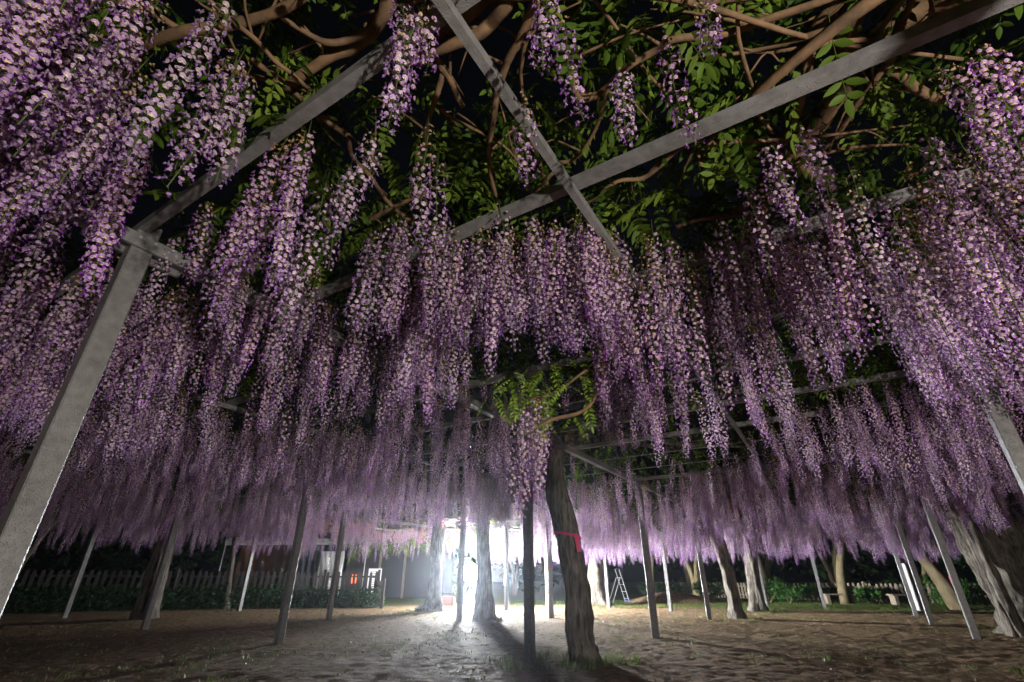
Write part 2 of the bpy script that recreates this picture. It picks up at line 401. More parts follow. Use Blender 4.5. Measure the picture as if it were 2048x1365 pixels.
def make_raceme(name, L, seed, n_per_m=150, spent=.25, width=1.0, pinkish=False, sparse=False):
    rs = random.Random(seed); v = []; f = []; c = []
    stem = Vector((.1, .13, .035))
    bx, by = rs.uniform(-.05, .05), rs.uniform(-.05, .05)
    def axis(t): return Vector((bx * t * t * L + .008 * math.sin(7 * t + seed), by * t * t * L + .008 * math.cos(6 * t + seed * 2), -t * L))
    ax = [axis(k / 8) for k in range(9)]
    tv, tf = tube(ax, [.003] * 4 + [.0022] * 5, 3, 9); v += tv; f += tf; c += [stem] * len(tf)
    n = int(n_per_m * L); ga = 2.399; sp = spent * rs.uniform(.3, 1.6)
    for k in range(n):
        t = .09 + .91 * (k + rs.random() * .8) / n
        if t > 1: t = 1
        p = axis(t); a = k * ga + rs.uniform(-.5, .5)
        env = min(1, .5 + (t - .09) * 4) * (1 - .72 * max(0, (t - .45) / .55) ** 1.5)
        pl = (.018 + .02 * env) * width * rs.uniform(.75, 1.25)
        o = Vector((math.cos(a), math.sin(a), 0)); drop = rs.uniform(-.15, .35)
        q = p + o * pl - Vector((0, 0, drop * pl))
        n0 = len(v)
        sd = o.cross(Vector((0, 0, 1))) * .0009
        v += [p + sd, p - sd, q]; f.append((n0, n0 + 1, n0 + 2)); c.append(stem)
        age = 1 if rs.random() < max(0, (sp - t) / max(sp, .01)) * 1.6 else (.25 if rs.random() < .1 else 0)
        if age == 1 and rs.random() < .35: continue
        size = (.0182 if t < .85 else .0182 - .05 * (t - .85)) * rs.uniform(.82, 1.15) * (1 if age < 1 else .72)
        up = (Vector((0, 0, 1)) + o * rs.uniform(-.1, .5) + Vector((rs.uniform(-.35, .35), rs.uniform(-.35, .35), 0))).normalized()
        ou = (o + Vector((rs.uniform(-.4, .4), rs.uniform(-.4, .4), rs.uniform(-.55, .15)))); ou = (ou - up * ou.dot(up)).normalized()
        fv, ff, fc = floret(rs, ou, up, size, age)
        n0 = len(v); v += [q + x for x in fv]; f += [tuple(i + n0 for i in x) for x in ff]
        br = rs.uniform(.8, 1.12); bud = max(0, (t - .8) / .2) * .6
        for x in fc:
            y = (x * br).lerp(Vector((.2, .06, .34)), bud)
            if pinkish: y = Vector((min(1, y.x * 1.25), y.y * .95, y.z * .72))
            c.append(y)
    me = bpy.data.meshes.new(name); me.from_pydata([tuple(p) for p in v], [], f); me.update()
    ca = me.color_attributes.new('Col', 'FLOAT_COLOR', 'CORNER')
    cols = np.ones((len(me.loops), 4), np.float32); k = 0
    for fi, p in enumerate(me.polygons):
        cols[p.loop_start:p.loop_start + p.loop_total, :3] = c[fi]
    ca.data.foreach_set('color', cols.ravel()); me.materials.append(M['petal']); me.shade_smooth()
    return me
LENS = [.34, .42, .5, .5, .58, .58, .66, .66, .74, .74, .82, .9, .98, 1.1]
RAC = []
for k, L in enumerate(LENS):
    RAC.append(make_raceme(f'raceme_{k:02d}', L, 11 + k, spent=.42 if k % 3 == 0 else .22, width=.85 + .06 * (k % 5), n_per_m=[185, 215, 120][k % 3]))
PINK = len(RAC)
RAC.append(make_raceme('raceme_pink_a', .4, 91, pinkish=True)); RAC.append(make_raceme('raceme_pink_b', .5, 92, pinkish=True))
LENS += [.4, .5]
for k, me_ in enumerate(RAC):
    o = bpy.data.objects.new(f'raceme_shape_{k:02d}', me_); protos.objects.link(o)
def pick_len(L):
    d = [(abs(x - L) + random.random() * .07, k) for k, x in enumerate(LENS[:PINK])]
    return min(d)[1]

def make_leaf(name, L, npairs, seed):
    rs = random.Random(seed); v = []; f = []
    droop = rs.uniform(.15, .45)
    def ax(t): return Vector((t * L, .02 * math.sin(t * 3 + seed) * L, -droop * L * t * t))
    tv, tf = tube([ax(k / 5) for k in range(6)], .0016, 3, 6); v += tv; f += tf
    def leaflet(base, d, nrm, ln, wd):
        sd = d.cross(nrm).normalized(); n0 = len(v); cup = nrm * (-.12 * wd)
        prof = [(0, .08), (.22, .8), (.5, 1.0), (.78, .62), (1, 0)]
        bend = rs.uniform(.02, .16)
        mids = [base + d * (ln * t) - nrm * (bend * ln * t * t) for t, _ in prof]
        v.append(mids[0]); idx = [(n0, n0, n0)]
        for (t, wv), mpt in list(zip(prof, mids))[1:4]:
            k = len(v); v.append(mpt); v.append(mpt + sd * (wd / 2 * wv) + nrm * (.14 * wd * wv)); v.append(mpt - sd * (wd / 2 * wv) + nrm * (.14 * wd * wv))
            idx.append((k, k + 1, k + 2))
        v.append(mids[4]); e = len(v) - 1
        a, b, c_, d_ = idx
        f.extend([(n0, b[1], b[0]), (n0, b[0], b[2]), (b[0], b[1], c_[1], c_[0]), (b[2], b[0], c_[0], c_[2]), (c_[0], c_[1], d_[1], d_[0]), (c_[2], c_[0], d_[0], d_[2]), (d_[0], d_[1], e), (d_[2], d_[0], e)])
    for k in range(npairs):
        t = .22 + .74 * k / (npairs - 1); p = ax(t); tg = (ax(min(1, t + .05)) - ax(t - .05)).normalized()
        for sg in (-1, 1):
            sd = Vector((0, sg, 0)); d = (sd * .95 + tg * rs.uniform(.25, .55) - Vector((0, 0, rs.uniform(.0, .45)))).normalized()
            nr = (Vector((0, 0, 1)) + Vector((rs.uniform(-.3, .3), rs.uniform(-.3, .3), 0))); nr = (nr - d * nr.dot(d)).normalized()
            leaflet(p, d, nr, L * rs.uniform(.23, .29) * (1 if .3 < t < .9 else .85), L * rs.uniform(.085, .11))
    d = (ax(1) - ax(.9)).normalized(); leaflet(ax(1), d, Vector((0, 0, 1)), L * .27, L * .1)
    me = bpy.data.meshes.new(name); me.from_pydata([tuple(p) for p in v], [], f); me.update(); me.materials.append(M['leaf']); me.shade_smooth()
    return me
LEAF = [make_leaf(f'pinnate_leaf_{k}', [.2, .24, .27, .22, .3, .17][k], [5, 6, 6, 5, 7, 4][k], 31 + k) for k in range(6)]
M['young'] = leafy('young_leaf_lit', col=(.15, .25, .02), col2=(.22, .32, .04), trans=.45, rough=.45, vary=.25)  # fresh-growth green, made lighter so the spray's backlight sits in the colour
YOUNG_LIT = []
for me_ in LEAF:
    q_ = me_.copy(); q_.materials[0] = M['young']; YOUNG_LIT.append(q_)
for k, me_ in enumerate(LEAF):
    o = bpy.data.objects.new(f'leaf_shape_{k:02d}', me_); leafprotos.objects.link(o)

_ng = {}
def scatter(name, parent, pts, eul, scl, idx, coll, base):
    """one 'stuff' part: many instances of the shared shapes on points"""
    me = bpy.data.meshes.new(name); pts = np.asarray(pts, float) - np.asarray(base)
    me.from_pydata(pts.tolist(), [], [])
    a = me.attributes.new('rot', 'FLOAT_VECTOR', 'POINT'); a.data.foreach_set('vector', np.asarray(eul, np.float32).ravel())
    a = me.attributes.new('scl', 'FLOAT', 'POINT'); a.data.foreach_set('value', np.asarray(scl, np.float32))
    a = me.attributes.new('idx', 'INT', 'POINT'); a.data.foreach_set('value', np.asarray(idx, np.int32))
    o = bpy.data.objects.new(name, me); C.objects.link(o)
    if parent: o.parent = parent
    if coll.name not in _ng:
        g = bpy.data.node_groups.new('scatter_' + coll.name, 'GeometryNodeTree'); _ng[coll.name] = g
        g.interface.new_socket('Geometry', in_out='INPUT', socket_type='NodeSocketGeometry')
        g.interface.new_socket('Geometry', in_out='OUTPUT', socket_type='NodeSocketGeometry')
        N = g.nodes; gi = N.new('NodeGroupInput'); gout = N.new('NodeGroupOutput'); ip = N.new('GeometryNodeInstanceOnPoints')
        ci = N.new('GeometryNodeCollectionInfo'); ci.inputs[0].default_value = coll; ci.inputs[1].default_value = True; ci.inputs[2].default_value = True
        def na(nm, ty):
            q = N.new('GeometryNodeInputNamedAttribute'); q.data_type = ty; q.inputs[0].default_value = nm; return q.outputs[0]
        e = N.new('FunctionNodeEulerToRotation'); lk = g.links
        lk.new(gi.outputs[0], ip.inputs['Points']); lk.new(ci.outputs[0], ip.inputs['Instance']); ip.inputs['Pick Instance'].default_value = True
        lk.new(na('idx', 'INT'), ip.inputs['Instance Index']); lk.new(na('rot', 'FLOAT_VECTOR'), e.inputs[0]); lk.new(e.outputs[0], ip.inputs['Rotation'])
        lk.new(na('scl', 'FLOAT'), ip.inputs['Scale']); lk.new(ip.outputs[0], gout.inputs[0])
    md = o.modifiers.new('scatter', 'NODES'); md.node_group = _ng[coll.name]
    o['kind'] = 'stuff'
    return o

# ------------------------------------------------------------------ wisteria trees
GRP = 'wisteria vines trained over the steel trellis'
trees = {}
def wtree(key, base, label):
    o = empty('wisteria_tree', base, label, 'wisteria', GRP); trees[key] = o; return o
def px_trunk(key, Y, cl, seg=22, rough=.12, ridge=.09, nr=4, twist=1.6, top=None, name='trunk', dz=0, mt='bark', flare=1.0):
    """trunk along a centre line seen in the photo at forward distance Y; cl = (x, y, width px)"""
    pts = []; rad = []
    for x, y, wd in cl:
        p = ony(x, y, Y); pts.append(p); rad.append(wd / 2 * depth(p) / F)
    pts[0].z = -.06
    if top: 
        for p, r in top: pts.append(Vector(p)); rad.append(r)
    v, f = tube(pts, rad, seg, rings=(len(pts) - 1) * 9 + 1, rough=rough, ridge=ridge, nr=nr, twist=twist, seed=len(cl) + int(Y * 10))
    T = trees[key]
    return mk(name, v, f, M[mt], T, True, T.location), pts[-1], rad[-1]
def B(key, x, y, label): return wtree(key, onz(x, y, 0), label)

B('near', 1170, 1325, 'gnarled grey-brown wisteria trunk with pink tape tied round it')
_, hN, rN = px_trunk('near', 6.57, [(1170, 1332, 74), (1166, 1305, 60), (1160, 1270, 53), (1157, 1200, 48), (1146, 1130, 45), (1138, 1085, 45), (1129, 1045, 45), (1116, 1000, 45), (1107, 950, 42), (1108, 905, 44), (1122, 868, 50)])
B('lampside', 965, 1245, 'dark silhouetted wisteria trunk standing just in front of the glaring floodlight')
_, hL, rL = px_trunk('lampside', 12.6, [(972, 1252, 66), (970, 1235, 46), (969, 1200, 36), (968, 1150, 28), (966, 1080, 26), (963, 1000, 30), (962, 950, 32)])
B('rootflare', 858, 1222, 'dim wisteria trunk with spreading grassy root mound, beside the glaring floodlight')
_, hR, rR = px_trunk('rootflare', 16.5, [(862, 1226, 62), (866, 1214, 42), (869, 1190, 30), (872, 1150, 24), (874, 1090, 22), (878, 1050, 24)])
B('litpale', 1196, 1210, 'pale bark wisteria trunk brightly lit on the floodlight side, crown cut back to a fork')
_, hP, rP = px_trunk('litpale', 20.5, [(1198, 1213, 56), (1197, 1195, 40), (1194, 1150, 33), (1193, 1110, 28), (1190, 1080, 30)], ridge=.16)
for cl in ([(1189, 1090, 18), (1178, 1072, 12), (1170, 1050, 10)], [(1193, 1090, 18), (1206, 1070, 12), (1214, 1050, 10)]):
    pts = [ony(x, y, 20.4) for x, y, q in cl]; b = MB(); b.tube(pts, [q / 2 * depth(p) / F for p, (_, _, q) in zip(pts, cl)], 8, 9, .1)
    b.build('branch', M['bark'], trees['litpale'], True, trees['litpale'].location)
B('boxside', 1473, 1238, 'dark leaning wisteria trunk beside the post that carries a control box')
_, hB, rB = px_trunk('boxside', 13.5, [(1476, 1244, 34), (1471, 1215, 24), (1464, 1180, 22), (1452, 1130, 25), (1440, 1095, 26), (1424, 1055, 24), (1412, 1025, 26), (1408, 1000, 26)], ridge=.14)
B('forked', 1515, 1222, 'twisted wisteria trunk with pale stripped bark forking under the blossom near the benches')
_, hF, rF = px_trunk('forked', 16.7, [(1518, 1226, 42), (1513, 1200, 28), (1505, 1150, 22), (1501, 1110, 21), (1497, 1085, 22), (1492, 1065, 18)], ridge=.18)
pts = [ony(x, y, 16.6) for x, y in ((1497, 1090), (1508, 1072), (1515, 1052))]; b = MB(); b.tube(pts, [.16, .12, .1], 9, 9, .1); b.build('branch', M['bark'], trees['forked'], True, trees['forked'].location)
B('giant', 2085, 1288, 'huge leaning wisteria trunk with pale twisted ridges')
_, hG, rG = px_trunk('giant', 9.4, [(2092, 1300, 150), (2078, 1262, 112), (2048, 1200, 100), (2010, 1130, 96), (1968, 1060, 92), (1935, 1000, 90), (1905, 945, 88), (1880, 890, 84)], seg=30, ridge=.1, nr=5)
px_trunk('giant', 9.2, [(2034, 1280, 32), (2014, 1225, 26), (1988, 1165, 22), (1962, 1110, 20), (1932, 1055, 20), (1905, 1010, 18), (1880, 965, 20), (1862, 925, 22)], seg=14, ridge=.2, name='side_stem', twist=3)
px_trunk('giant', 9.05, [(2050, 1275, 20), (2006, 1190, 18), (1978, 1130, 15), (1950, 1060, 14), (1926, 1018, 13), (1908, 985, 12)], seg=12, ridge=.22, name='side_stem', twist=4)
B('dimleft', 290, 1240, 'barely lit thick wisteria trunk standing in the dark in front of the hedge')
_, hD, rD = px_trunk('dimleft', 13.2, [(284, 1246, 52), (296, 1210, 38), (312, 1150, 34), (330, 1090, 34), (350, 1030, 36)])
B('slim', 452, 1218, 'slim pale young wisteria stem in front of the hedge by the tent')
_, hS, rS = px_trunk('slim', 17.8, [(450, 1222, 16), (455, 1190, 11), (462, 1140, 9), (470, 1075, 8)], seg=9)
# two old vines rooted behind the camera, whose limbs run overhead
wtree('overright', (5.6, -.3, 0), 'old wisteria with thick brown limbs reaching over the trellis above the camera')
T = trees['overright']
v, f = tube([(5.6, -.3, -.05), (5.2, -.2, 1.0), (4.4, -.05, 2.0), (3.4, .05, 2.6), (2.35, .3, 2.78)], [.26, .2, .18, .16, .13], 18, 30, .12, .1, 4, 2, 5)
mk('trunk', v, f, M['bark'], T, True, T.location)
wtree('overleft', (-3.0, -2.0, 0), 'old wisteria with slender brown branches and dense blossom above the wet steel post')
T = trees['overleft']
v, f = tube([(-3.0, -2.0, -.05), (-2.9, -1.7, 1.0), (-2.6, -1.0, 2.0), (-2.0, -.2, 2.65), (-1.3, .55, 2.75)], [.22, .17, .15, .11, .06], 18, 30, .12, .1, 4, 2, 6)
mk('trunk', v, f, M['bark'], T, True, T.location)

# limbs traced overhead: (pixel line, widths px at its ends, height)
LIMBS = [
 ('overleft', [(240, 125), (289, 92), (366, 64), (458, 51), (531, 33), (586, 7), (640, -30)], 22, 22, 2.70),
 ('overleft', [(190, -20), (227, 0), (304, 26), (366, 62), (476, 106), (531, 139), (571, 168), (604, 198), (640, 225)], 14, 11, 2.76),
 ('overleft', [(366, 77), (421, 110), (469, 143), (531, 157), (571, 168)], 12, 10, 2.74),
 ('overleft', [(400, -20), (417, 0), (458, 37), (476, 51), (513, 81), (549, 121), (586, 150), (623, 183)], 11, 8, 2.66),
 ('overleft', [(555, 30), (623, 73), (659, 86), (700, 80), (745, 62)], 9, 18, 2.68),
 ('overleft', [(570, 178), (620, 140), (665, 112), (700, 100), (735, 72), (758, 45), (772, 18), (775, -30)], 20, 32, 2.72),
 ('overright', [(820, 118), (859, 106), (906, 90), (954, 70), (980, 48), (1002, 22), (1030, -20)], 22, 28, 2.70),
 ('overright', [(840, 110), (877, 73), (920, 40), (965, 0), (1000, -30)], 20, 40, 2.76),
 ('overright', [(1085, -30), (1071, 0), (1049, 55), (1016, 121), (1002, 158), (994, 183), (987, 234), (981, 275), (978, 319), (983, 359), (992, 394)], 20, 8, 2.66),
 ('overright', [(866, 95), (873, 110), (884, 139), (899, 158), (917, 198), (927, 215)], 16, 10, 2.72),
 ('overright', [(886, 150), (870, 201), (855, 250), (850, 300)], 12, 9, 2.72),
 ('overleft', [(600, 195), (650, 240), (694, 275), (705, 315), (742, 355), (778, 407), (826, 447)], 10, 8, 2.66),
 ('overleft', [(742, 440), (760, 429), (826, 396), (870, 375)], 9, 7, 2.66),
 ('overright', [(884, 220), (906, 238), (980, 275), (1016, 300), (1046, 337)], 7, 5, 2.68),
 ('overright', [(1150, 100), (1145, 132), (1145, 172), (1163, 200), (1200, 187), (1254, 136), (1309, 103), (1350, 78), (1440, 70), (1531, 40), (1641, 4), (1720, -30)], 12, 16, 2.68),
 ('overright', [(1218, 172), (1192, 256), (1163, 304), (1141, 322), (1108, 326)], 8, 7, 2.66),
 ('overright', [(1175, -25), (1189, 0), (1229, 51), (1291, 143), (1331, 183)], 9, 6, 2.70),
 ('overright', [(1046, 418), (1090, 363), (1112, 341)], 8, 8, 2.70),
 ('overright', [(1054, 255), (1064, 285), (1078, 325), (1092, 368)], 11, 12, 2.72),
 ('overright', [(1380, 285), (1350, 304), (1291, 355), (1236, 363), (1192, 394), (1150, 420)], 10, 7, 2.68),
 ('overright', [(1745, -40), (1720, 0), (1692, 50), (1690, 110), (1690, 150), (1660, 205), (1619, 264), (1580, 320), (1546, 366), (1515, 425), (1490, 480)], 60, 28, 2.82),
 ('overright', [(1920, -30), (1861, 7), (1788, 48), (1722, 100), (1690, 155)], 52, 34, 2.86),
 ('overright', [(1700, -30), (1678, 0), (1626, 66), (1612, 139), (1590, 234), (1560, 293), (1531, 352), (1495, 403), (1450, 440)], 26, 14, 2.74),
 ('overright', [(1800, 40), (1780, 99), (1766, 136), (1714, 209), (1670, 275), (1620, 320)], 16, 10, 2.76),
 ('overright', [(1766, 136), (1806, 154), (1835, 180), (1880, 200)], 20, 20, 2.76),
 ('overright', [(1560, 320), (1604, 337), (1641, 363), (1668, 378)], 22, 16, 2.78),
 ('overright', [(1685, 30), (1670, 55), (1623, 106), (1582, 136), (1509, 179), (1470, 200)], 8, 6, 2.66),
 ('overright', [(1478, -25), (1476, 11), (1476, 73), (1495, 147), (1509, 190), (1516, 227), (1546, 267)], 9, 7, 2.66),
 ('overright', [(1590, 335), (1619, 319), (1678, 300), (1733, 293), (1828, 289)], 8, 5, 2.70),
 ('overright', [(1396, 300), (1404, 330), (1455, 350), (1500, 372)], 8, 8, 2.70),
 ('overright', [(1350, 455), (1400, 440), (1460, 433), (1500, 425)], 8, 8, 2.70),
 ('overright', [(1560, 545), (1640, 520), (1660, 470), (1690, 440)], 10, 12, 2.70),
 ('overright', [(900, 480), (990, 483), (1040, 488), (1090, 470)], 6, 5, 2.66),
]
twig_rs = random.Random(99)
for key, line, w0, w1, z in LIMBS:
    n = len(line); pts = []; rad = []
    for k, (x, y) in enumerate(line):
        p = onz(x, y, z + .02 * math.sin(k * 1.7 + x)); wd = w0 + (w1 - w0) * k / (n - 1)
        pts.append(p); rad.append(wd / 2 * depth(p) / F)
    b = MB(); b.tube(pts, rad, 10, (n - 1) * 5 + 1, .14, .05, 3, 1.5, int(line[0][0]))
    # side twigs
    for q in range(max(1, n // 2)):
        k = twig_rs.randrange(0, n - 1); p = pts[k].lerp(pts[k + 1], twig_rs.random()); a = twig_rs.random() * 6.28
        ln = twig_rs.uniform(.12, .4); d = Vector((math.cos(a), math.sin(a), twig_rs.uniform(-.1, .5)))
        mid = p + d * ln * .5 + Vector((twig_rs.uniform(-.05, .05), twig_rs.uniform(-.05, .05), twig_rs.uniform(0, .05)))
        b.tube([p, mid, p + d * ln], [min(.008, rad[k] * .6), .005, .003], 5, 7, .1)
    T = trees[key]; b.build('branch', M['limb'], T, True, T.location)
# link the traced limbs to the two old trunks
for key, a, bpt, r0, r1 in [('overright', (2.6, .22, 2.74), onz(1720, 0, 2.82), .12, .06), ('overright', (2.9, .15, 2.7), onz(1861, 7, 2.86), .12, .06), ('overright', (2.4, .2, 2.74), onz(1030, -20, 2.72), .06, .03),
                            ('overright', (2.4, .25, 2.76), onz(1085, -30, 2.68), .06, .02), ('overleft', (-1.5, .4, 2.74), onz(775, -30, 2.72), .06, .035), ('overleft', (-1.35, .5, 2.74), onz(190, -20, 2.76), .04, .02), ('overleft', (-1.35, .5, 2.74), onz(400, -20, 2.68), .04, .015)]:
    a = Vector(a); m_ = a.lerp(bpt, .5) + Vector((0, -.08, .05)); b = MB(); b.tube([a, m_, bpt], [r0, (r0 + r1) / 2, r1], 9, 12, .14, .05); T = trees[key]; b.build('branch', M['limb'], T, True, T.location)

# limbs that spread from each trunk head over the trellis
heads = {'near': (hN, rN), 'lampside': (hL, rL), 'rootflare': (hR, rR), 'litpale': (hP, rP), 'boxside': (hB, rB), 'forked': (hF, rF), 'giant': (hG, rG), 'dimleft': (hD, rD), 'slim': (hS, rS),
         'overright': (Vector((2.35, .3, 2.78)), .12), 'overleft': (Vector((-1.3, .55, 2.75)), .06)}
brs = random.Random(5)
for key, (h, r) in heads.items():
    nb = {'near': 9, 'giant': 8, 'slim': 3, 'overright': 4, 'overleft': 5}.get(key, 7)
    T = trees[key]
    for q in range(nb):
        a = q / nb * 6.283 + brs.uniform(-.3, .3); d = Vector((math.cos(a), math.sin(a), 0)); p = Vector(h); pts = [p.copy()]
        if key in ('overright', 'overleft') and d.y > .3: continue
        ztop = 2.62 + brs.uniform(0, .1); ln = brs.uniform(1.8, 3.6)
        for k in range(1, 6):
            d = (d + Vector((brs.uniform(-.35, .35), brs.uniform(-.35, .35), 0))).normalized(); p = p + d * ln / 5
            z = h.z + (ztop - h.z) * min(1, k / 1.6) + brs.uniform(-.02, .03); pts.append(Vector((p.x, p.y, z)))
        r0 = min(.09, r * .55); b = MB(); b.tube(pts, [r0, r0 * .75, r0 * .55, r0 * .42, r0 * .3, .008], 8, 26, .15, .05, 3, 1, q)
        for k in range(1, 5):
            for e in range(2):
                a2 = brs.random() * 6.28; t_ = pts[k].lerp(pts[k + 1], brs.random()); dd = Vector((math.cos(a2), math.sin(a2), brs.uniform(0, .25))) * brs.uniform(.3, .9)
                b.tube([t_, t_ + dd * .5 + Vector((brs.uniform(-.08, .08), brs.uniform(-.08, .08), .02)), t_ + dd], [.014, .009, .004], 5, 7, .1)
        b.build('branch', M['bark' if key in ('near', 'giant') else 'limb'], T, True, T.location)

# ------------------------------------------------------------------ where the racemes hang
def stof(x, y): return x * V.x + y * V.y, x * U.x + y * U.y
def seg_pink(x, y): return -6 < x < -1.5 and y > 13.5
def density(x, y):
    s, t = stof(x, y)
    if s > 21.3 or s < -2.5 or t < -7 or t > 17.3: return 0
    if y < (.2 if x < -.95 else .55) or math.hypot(x, y) < .75: return 0
    if x > 0 and y < 1.0: return 0
    d = 38.0
    if y > 6: d = 32.0
    if y > 9: d = 25.0
    if -.78 < x < 1.05 and y < 1.85: return 0                       # open patch above the camera
    if 1.0 <= x < 1.75 and y < 1.6: d = 2.5
    if .4 < x < 2.9 and 4.4 < y < 8.6 : d = 1.5                       # thin behind the taped trunk
    if -4.6 < x < .35 and 11.2 < y < 18.2:                             # bare bay in front of the floodlight
        d = .35
        if x < -2.4: d = 3.0
    if abs(x) < .75 and 1.95 < y < 3.3: d = 80
    if x < -.9 and y < 4: d = 60 if y > 1.6 else 95
    if x > 2.2 and y < 4: d = 50
    if -2.0 < x < -1.3 and 2.2 < y < 2.7: d = 12
    return d
pts = []
xs = rng.uniform(-15, 15, 160000); ys = rng.uniform(.2, 23, 160000)
cl = vnoise(xs * 2.1 + 5, ys * 2.1 + 7, 6) * .6 + vnoise(xs * .8 + 5, ys * .8 + 1, 7) * .4      # clumps
AREA = 30 * 22.8
prob = np.array([density(a, b) for a, b in zip(xs, ys)]) * np.clip((cl - .28) * 3.0, .08, 1.7)
keep = rng.random(160000) < prob * AREA / 160000
RS = []                                                                 # x, y, z, shape, scale
for x, y in zip(xs[keep], ys[keep]):
    z = 2.52 + random.random() * .2 + (.05 if y > 14 else 0)
    c = float(vnoise(x * 1.1 + 30, y * 1.1, 0))
    if y > 12: L = .4 + .62 * c + random.uniform(-.15, .2)
    elif y > 8: L = .46 + .5 * c + random.uniform(-.12, .18)
    else: L = .5 + .42 * c + random.uniform(-.16, .12)
    sc_ = random.uniform(.9, 1.08)
    if y > 7: L += random.choice((-.16, -.08, 0, 0, .1, .24)) + .35 * (float(vnoise(x * 2.7, y * 2.7, 3)) - .5)
    if y > 12 and x > -1.2: L += .2; sc_ *= 1.12
    if 2.2 < y < 4.6 and 945 < 1024 + F * x / depth((x, y, 2.0)) < 1195:      # short ones in front of the green spray
        Lm = z - ony(1060, 650 + 70 * random.random(), y).z
        if Lm < .3 and y < 4.0: continue
        L = min(L, max(Lm, .3))
        sc_ = .95
    sh = pick_len(L)
    if seg_pink(x, y) and random.random() < .6: sh = PINK + random.randrange(2)
    RS.append((x, y, z, sh, sc_))
# racemes one can pick out in the photo: pixel of top and of tip
for a, b, c, d in [(815, -10, 810, 150), (850, -20, 850, 230), (868, 0, 862, 150), (838, 10, 832, 190), (1092, -30, 1110, 140), (1120, 30, 1135, 262), (1046, 185, 1056, 355), (1238, 140, 1262, 290), (1325, 60, 1385, 300), (1405, -30, 1462, 245), (1390, -20, 1410, 90),
                   (852, 235, 850, 480), (880, 300, 860, 580), (745, 260, 718, 480), (700, 330, 690, 520), (1535, 270, 1610, 465), (1590, 245, 1640, 400), (1520, 280, 1560, 420), (450, 120, 415, 345), (480, 110, 440, 330), (500, 130, 455, 350), (600, 215, 545, 540), (580, 250, 500, 560), (1000, 400, 985, 560), (1060, 420, 1060, 640), (905, 440, 885, 665), (930, 460, 905, 640), (800, 430, 790, 560),
                   (1190, 470, 1195, 720), (1215, 460, 1230, 800), (1245, 470, 1250, 760), (1280, 450, 1290, 790), (1310, 470, 1320, 800), (1335, 460, 1345, 740), (1360, 480, 1385, 790), (1300, 440, 1300, 700), (1110, 430, 1110, 620), (1140, 440, 1140, 640), (1430, 450, 1500, 640), (1480, 430, 1560, 650),
                   (1690, 330, 1760, 560), (1960, 30, 2030, 250), (1900, 120, 1990, 300), (1870, 330, 1950, 560), (1940, 90, 2048, 240)]:
    p = onz(a, b, 2.6); tip = ony(c, d, p.y); L = max(.3, p.z - tip.z)
    RS.append((p.x, p.y, p.z, pick_len(L), 1.0))
for k in range(75):
    a, b = random.uniform(-60, 330), random.uniform(-190, 330)
    p = onz(a, b, 2.58 + .1 * random.random())
    if p.y > .3: RS.append((p.x, p.y, p.z, pick_len(random.uniform(.42, .8)), random.uniform(.9, 1.05)))
for k in range(14):
    a, b = random.uniform(1850, 2080), random.uniform(110, 400)
    p = onz(a, b, 2.58 + .1 * random.random())
    if p.y > .95: RS.append((p.x, p.y, p.z, pick_len(random.uniform(.42, .75)), random.uniform(.9, 1.05)))
# under the low leafy branch of the taped trunk
for k in range(9):
    x = random.uniform(1005, 1088); p = ony(x, random.uniform(780, 850), random.uniform(2.4, 2.75))
    RS.append((p.x, p.y, p.z, pick_len(random.uniform(.42, .62)), .9))
for k in range(70):                                                   # the middle of the curtain, tips just above the green spray
    a, b = random.uniform(900, 1200), random.uniform(430, 560)
    p = onz(a, b, 2.6); L = p.z - ony(1060, random.uniform(590, 705), p.y).z
    if L > .28: RS.append((p.x, p.y, p.z, pick_len(min(L, .85)), 1.0))
def hides(r):                                    # keep the head of the wet post and the long beam in sight, as in the photo
    d = depth((r[0], r[1], 2.2))
    if d > 2.5: return False
    for u in np.linspace(0, 1, 8):
        p = (r[0], r[1], r[2] - u * LENS[r[3]]); dd = depth(p); v_ = -p[1] * math.sin(PITCH) + (p[2] - CAMH) * math.cos(PITCH)
        X_ = 1024 + F * p[0] / dd; Y_ = 682.5 - F * v_ / dd
        if 215 < X_ < 345 and 455 < Y_ < 700: return True
        if 1480 < X_ < 2020 and abs(Y_ - (2010 - X_) * .425) < 40: return True
        if 480 < X_ < 760 and abs(Y_ - (900 - X_) * .71 - 10) < 25: return True
    return False
RS = [r for r in RS if not hides(r)]
print('racemes', len(RS))

own = {}
tk = list(trees.keys()); tp = np.array([[trees[k].location.x, trees[k].location.y] for k in tk])
seat = {'overright': (1.6, 1.2), 'overleft': (-1.9, 1.6), 'near': (.8, 5.2), 'giant': (6.5, 7.5), 'dimleft': (-6.5, 9.5)}
for k, p in seat.items(): tp[tk.index(k)] = p
def owner(x, y): return tk[int(np.argmin((tp[:, 0] - x) ** 2 + (tp[:, 1] - y) ** 2))]
for r in RS: own.setdefault(owner(r[0], r[1]), []).append(r)
def tilt(): return (random.gauss(0, .045), random.gauss(0, .045), random.uniform(0, 6.283))
for key, L in own.items():
    T = trees[key]; base = T.location
    def size(r):
        m_ = (r[0], r[1], r[2] - .35); return LENS[r[3]] / max(.3, depth(m_)) if (inframe(m_) or inframe((r[0], r[1], r[2] - .7))) else 0
    L.sort(key=size, reverse=True)
    single = [r for r in L[:300] if size(r) > 0 and depth((r[0], r[1], 2.2)) < 9.0]; rest = L[len(single):]
    for r in single:
        o = bpy.data.objects.new('flower_raceme', RAC[r[3]]); C.objects.link(o); o.parent = T
        o.location = Vector(r[:3]) - base; o.rotation_euler = tilt(); o.scale = (r[4],) * 3
    if rest:
        scatter('blossom', T, [r[:3] for r in rest], [tilt() for _ in rest], [r[4] for r in rest], [r[3] for r in rest], protos, base)

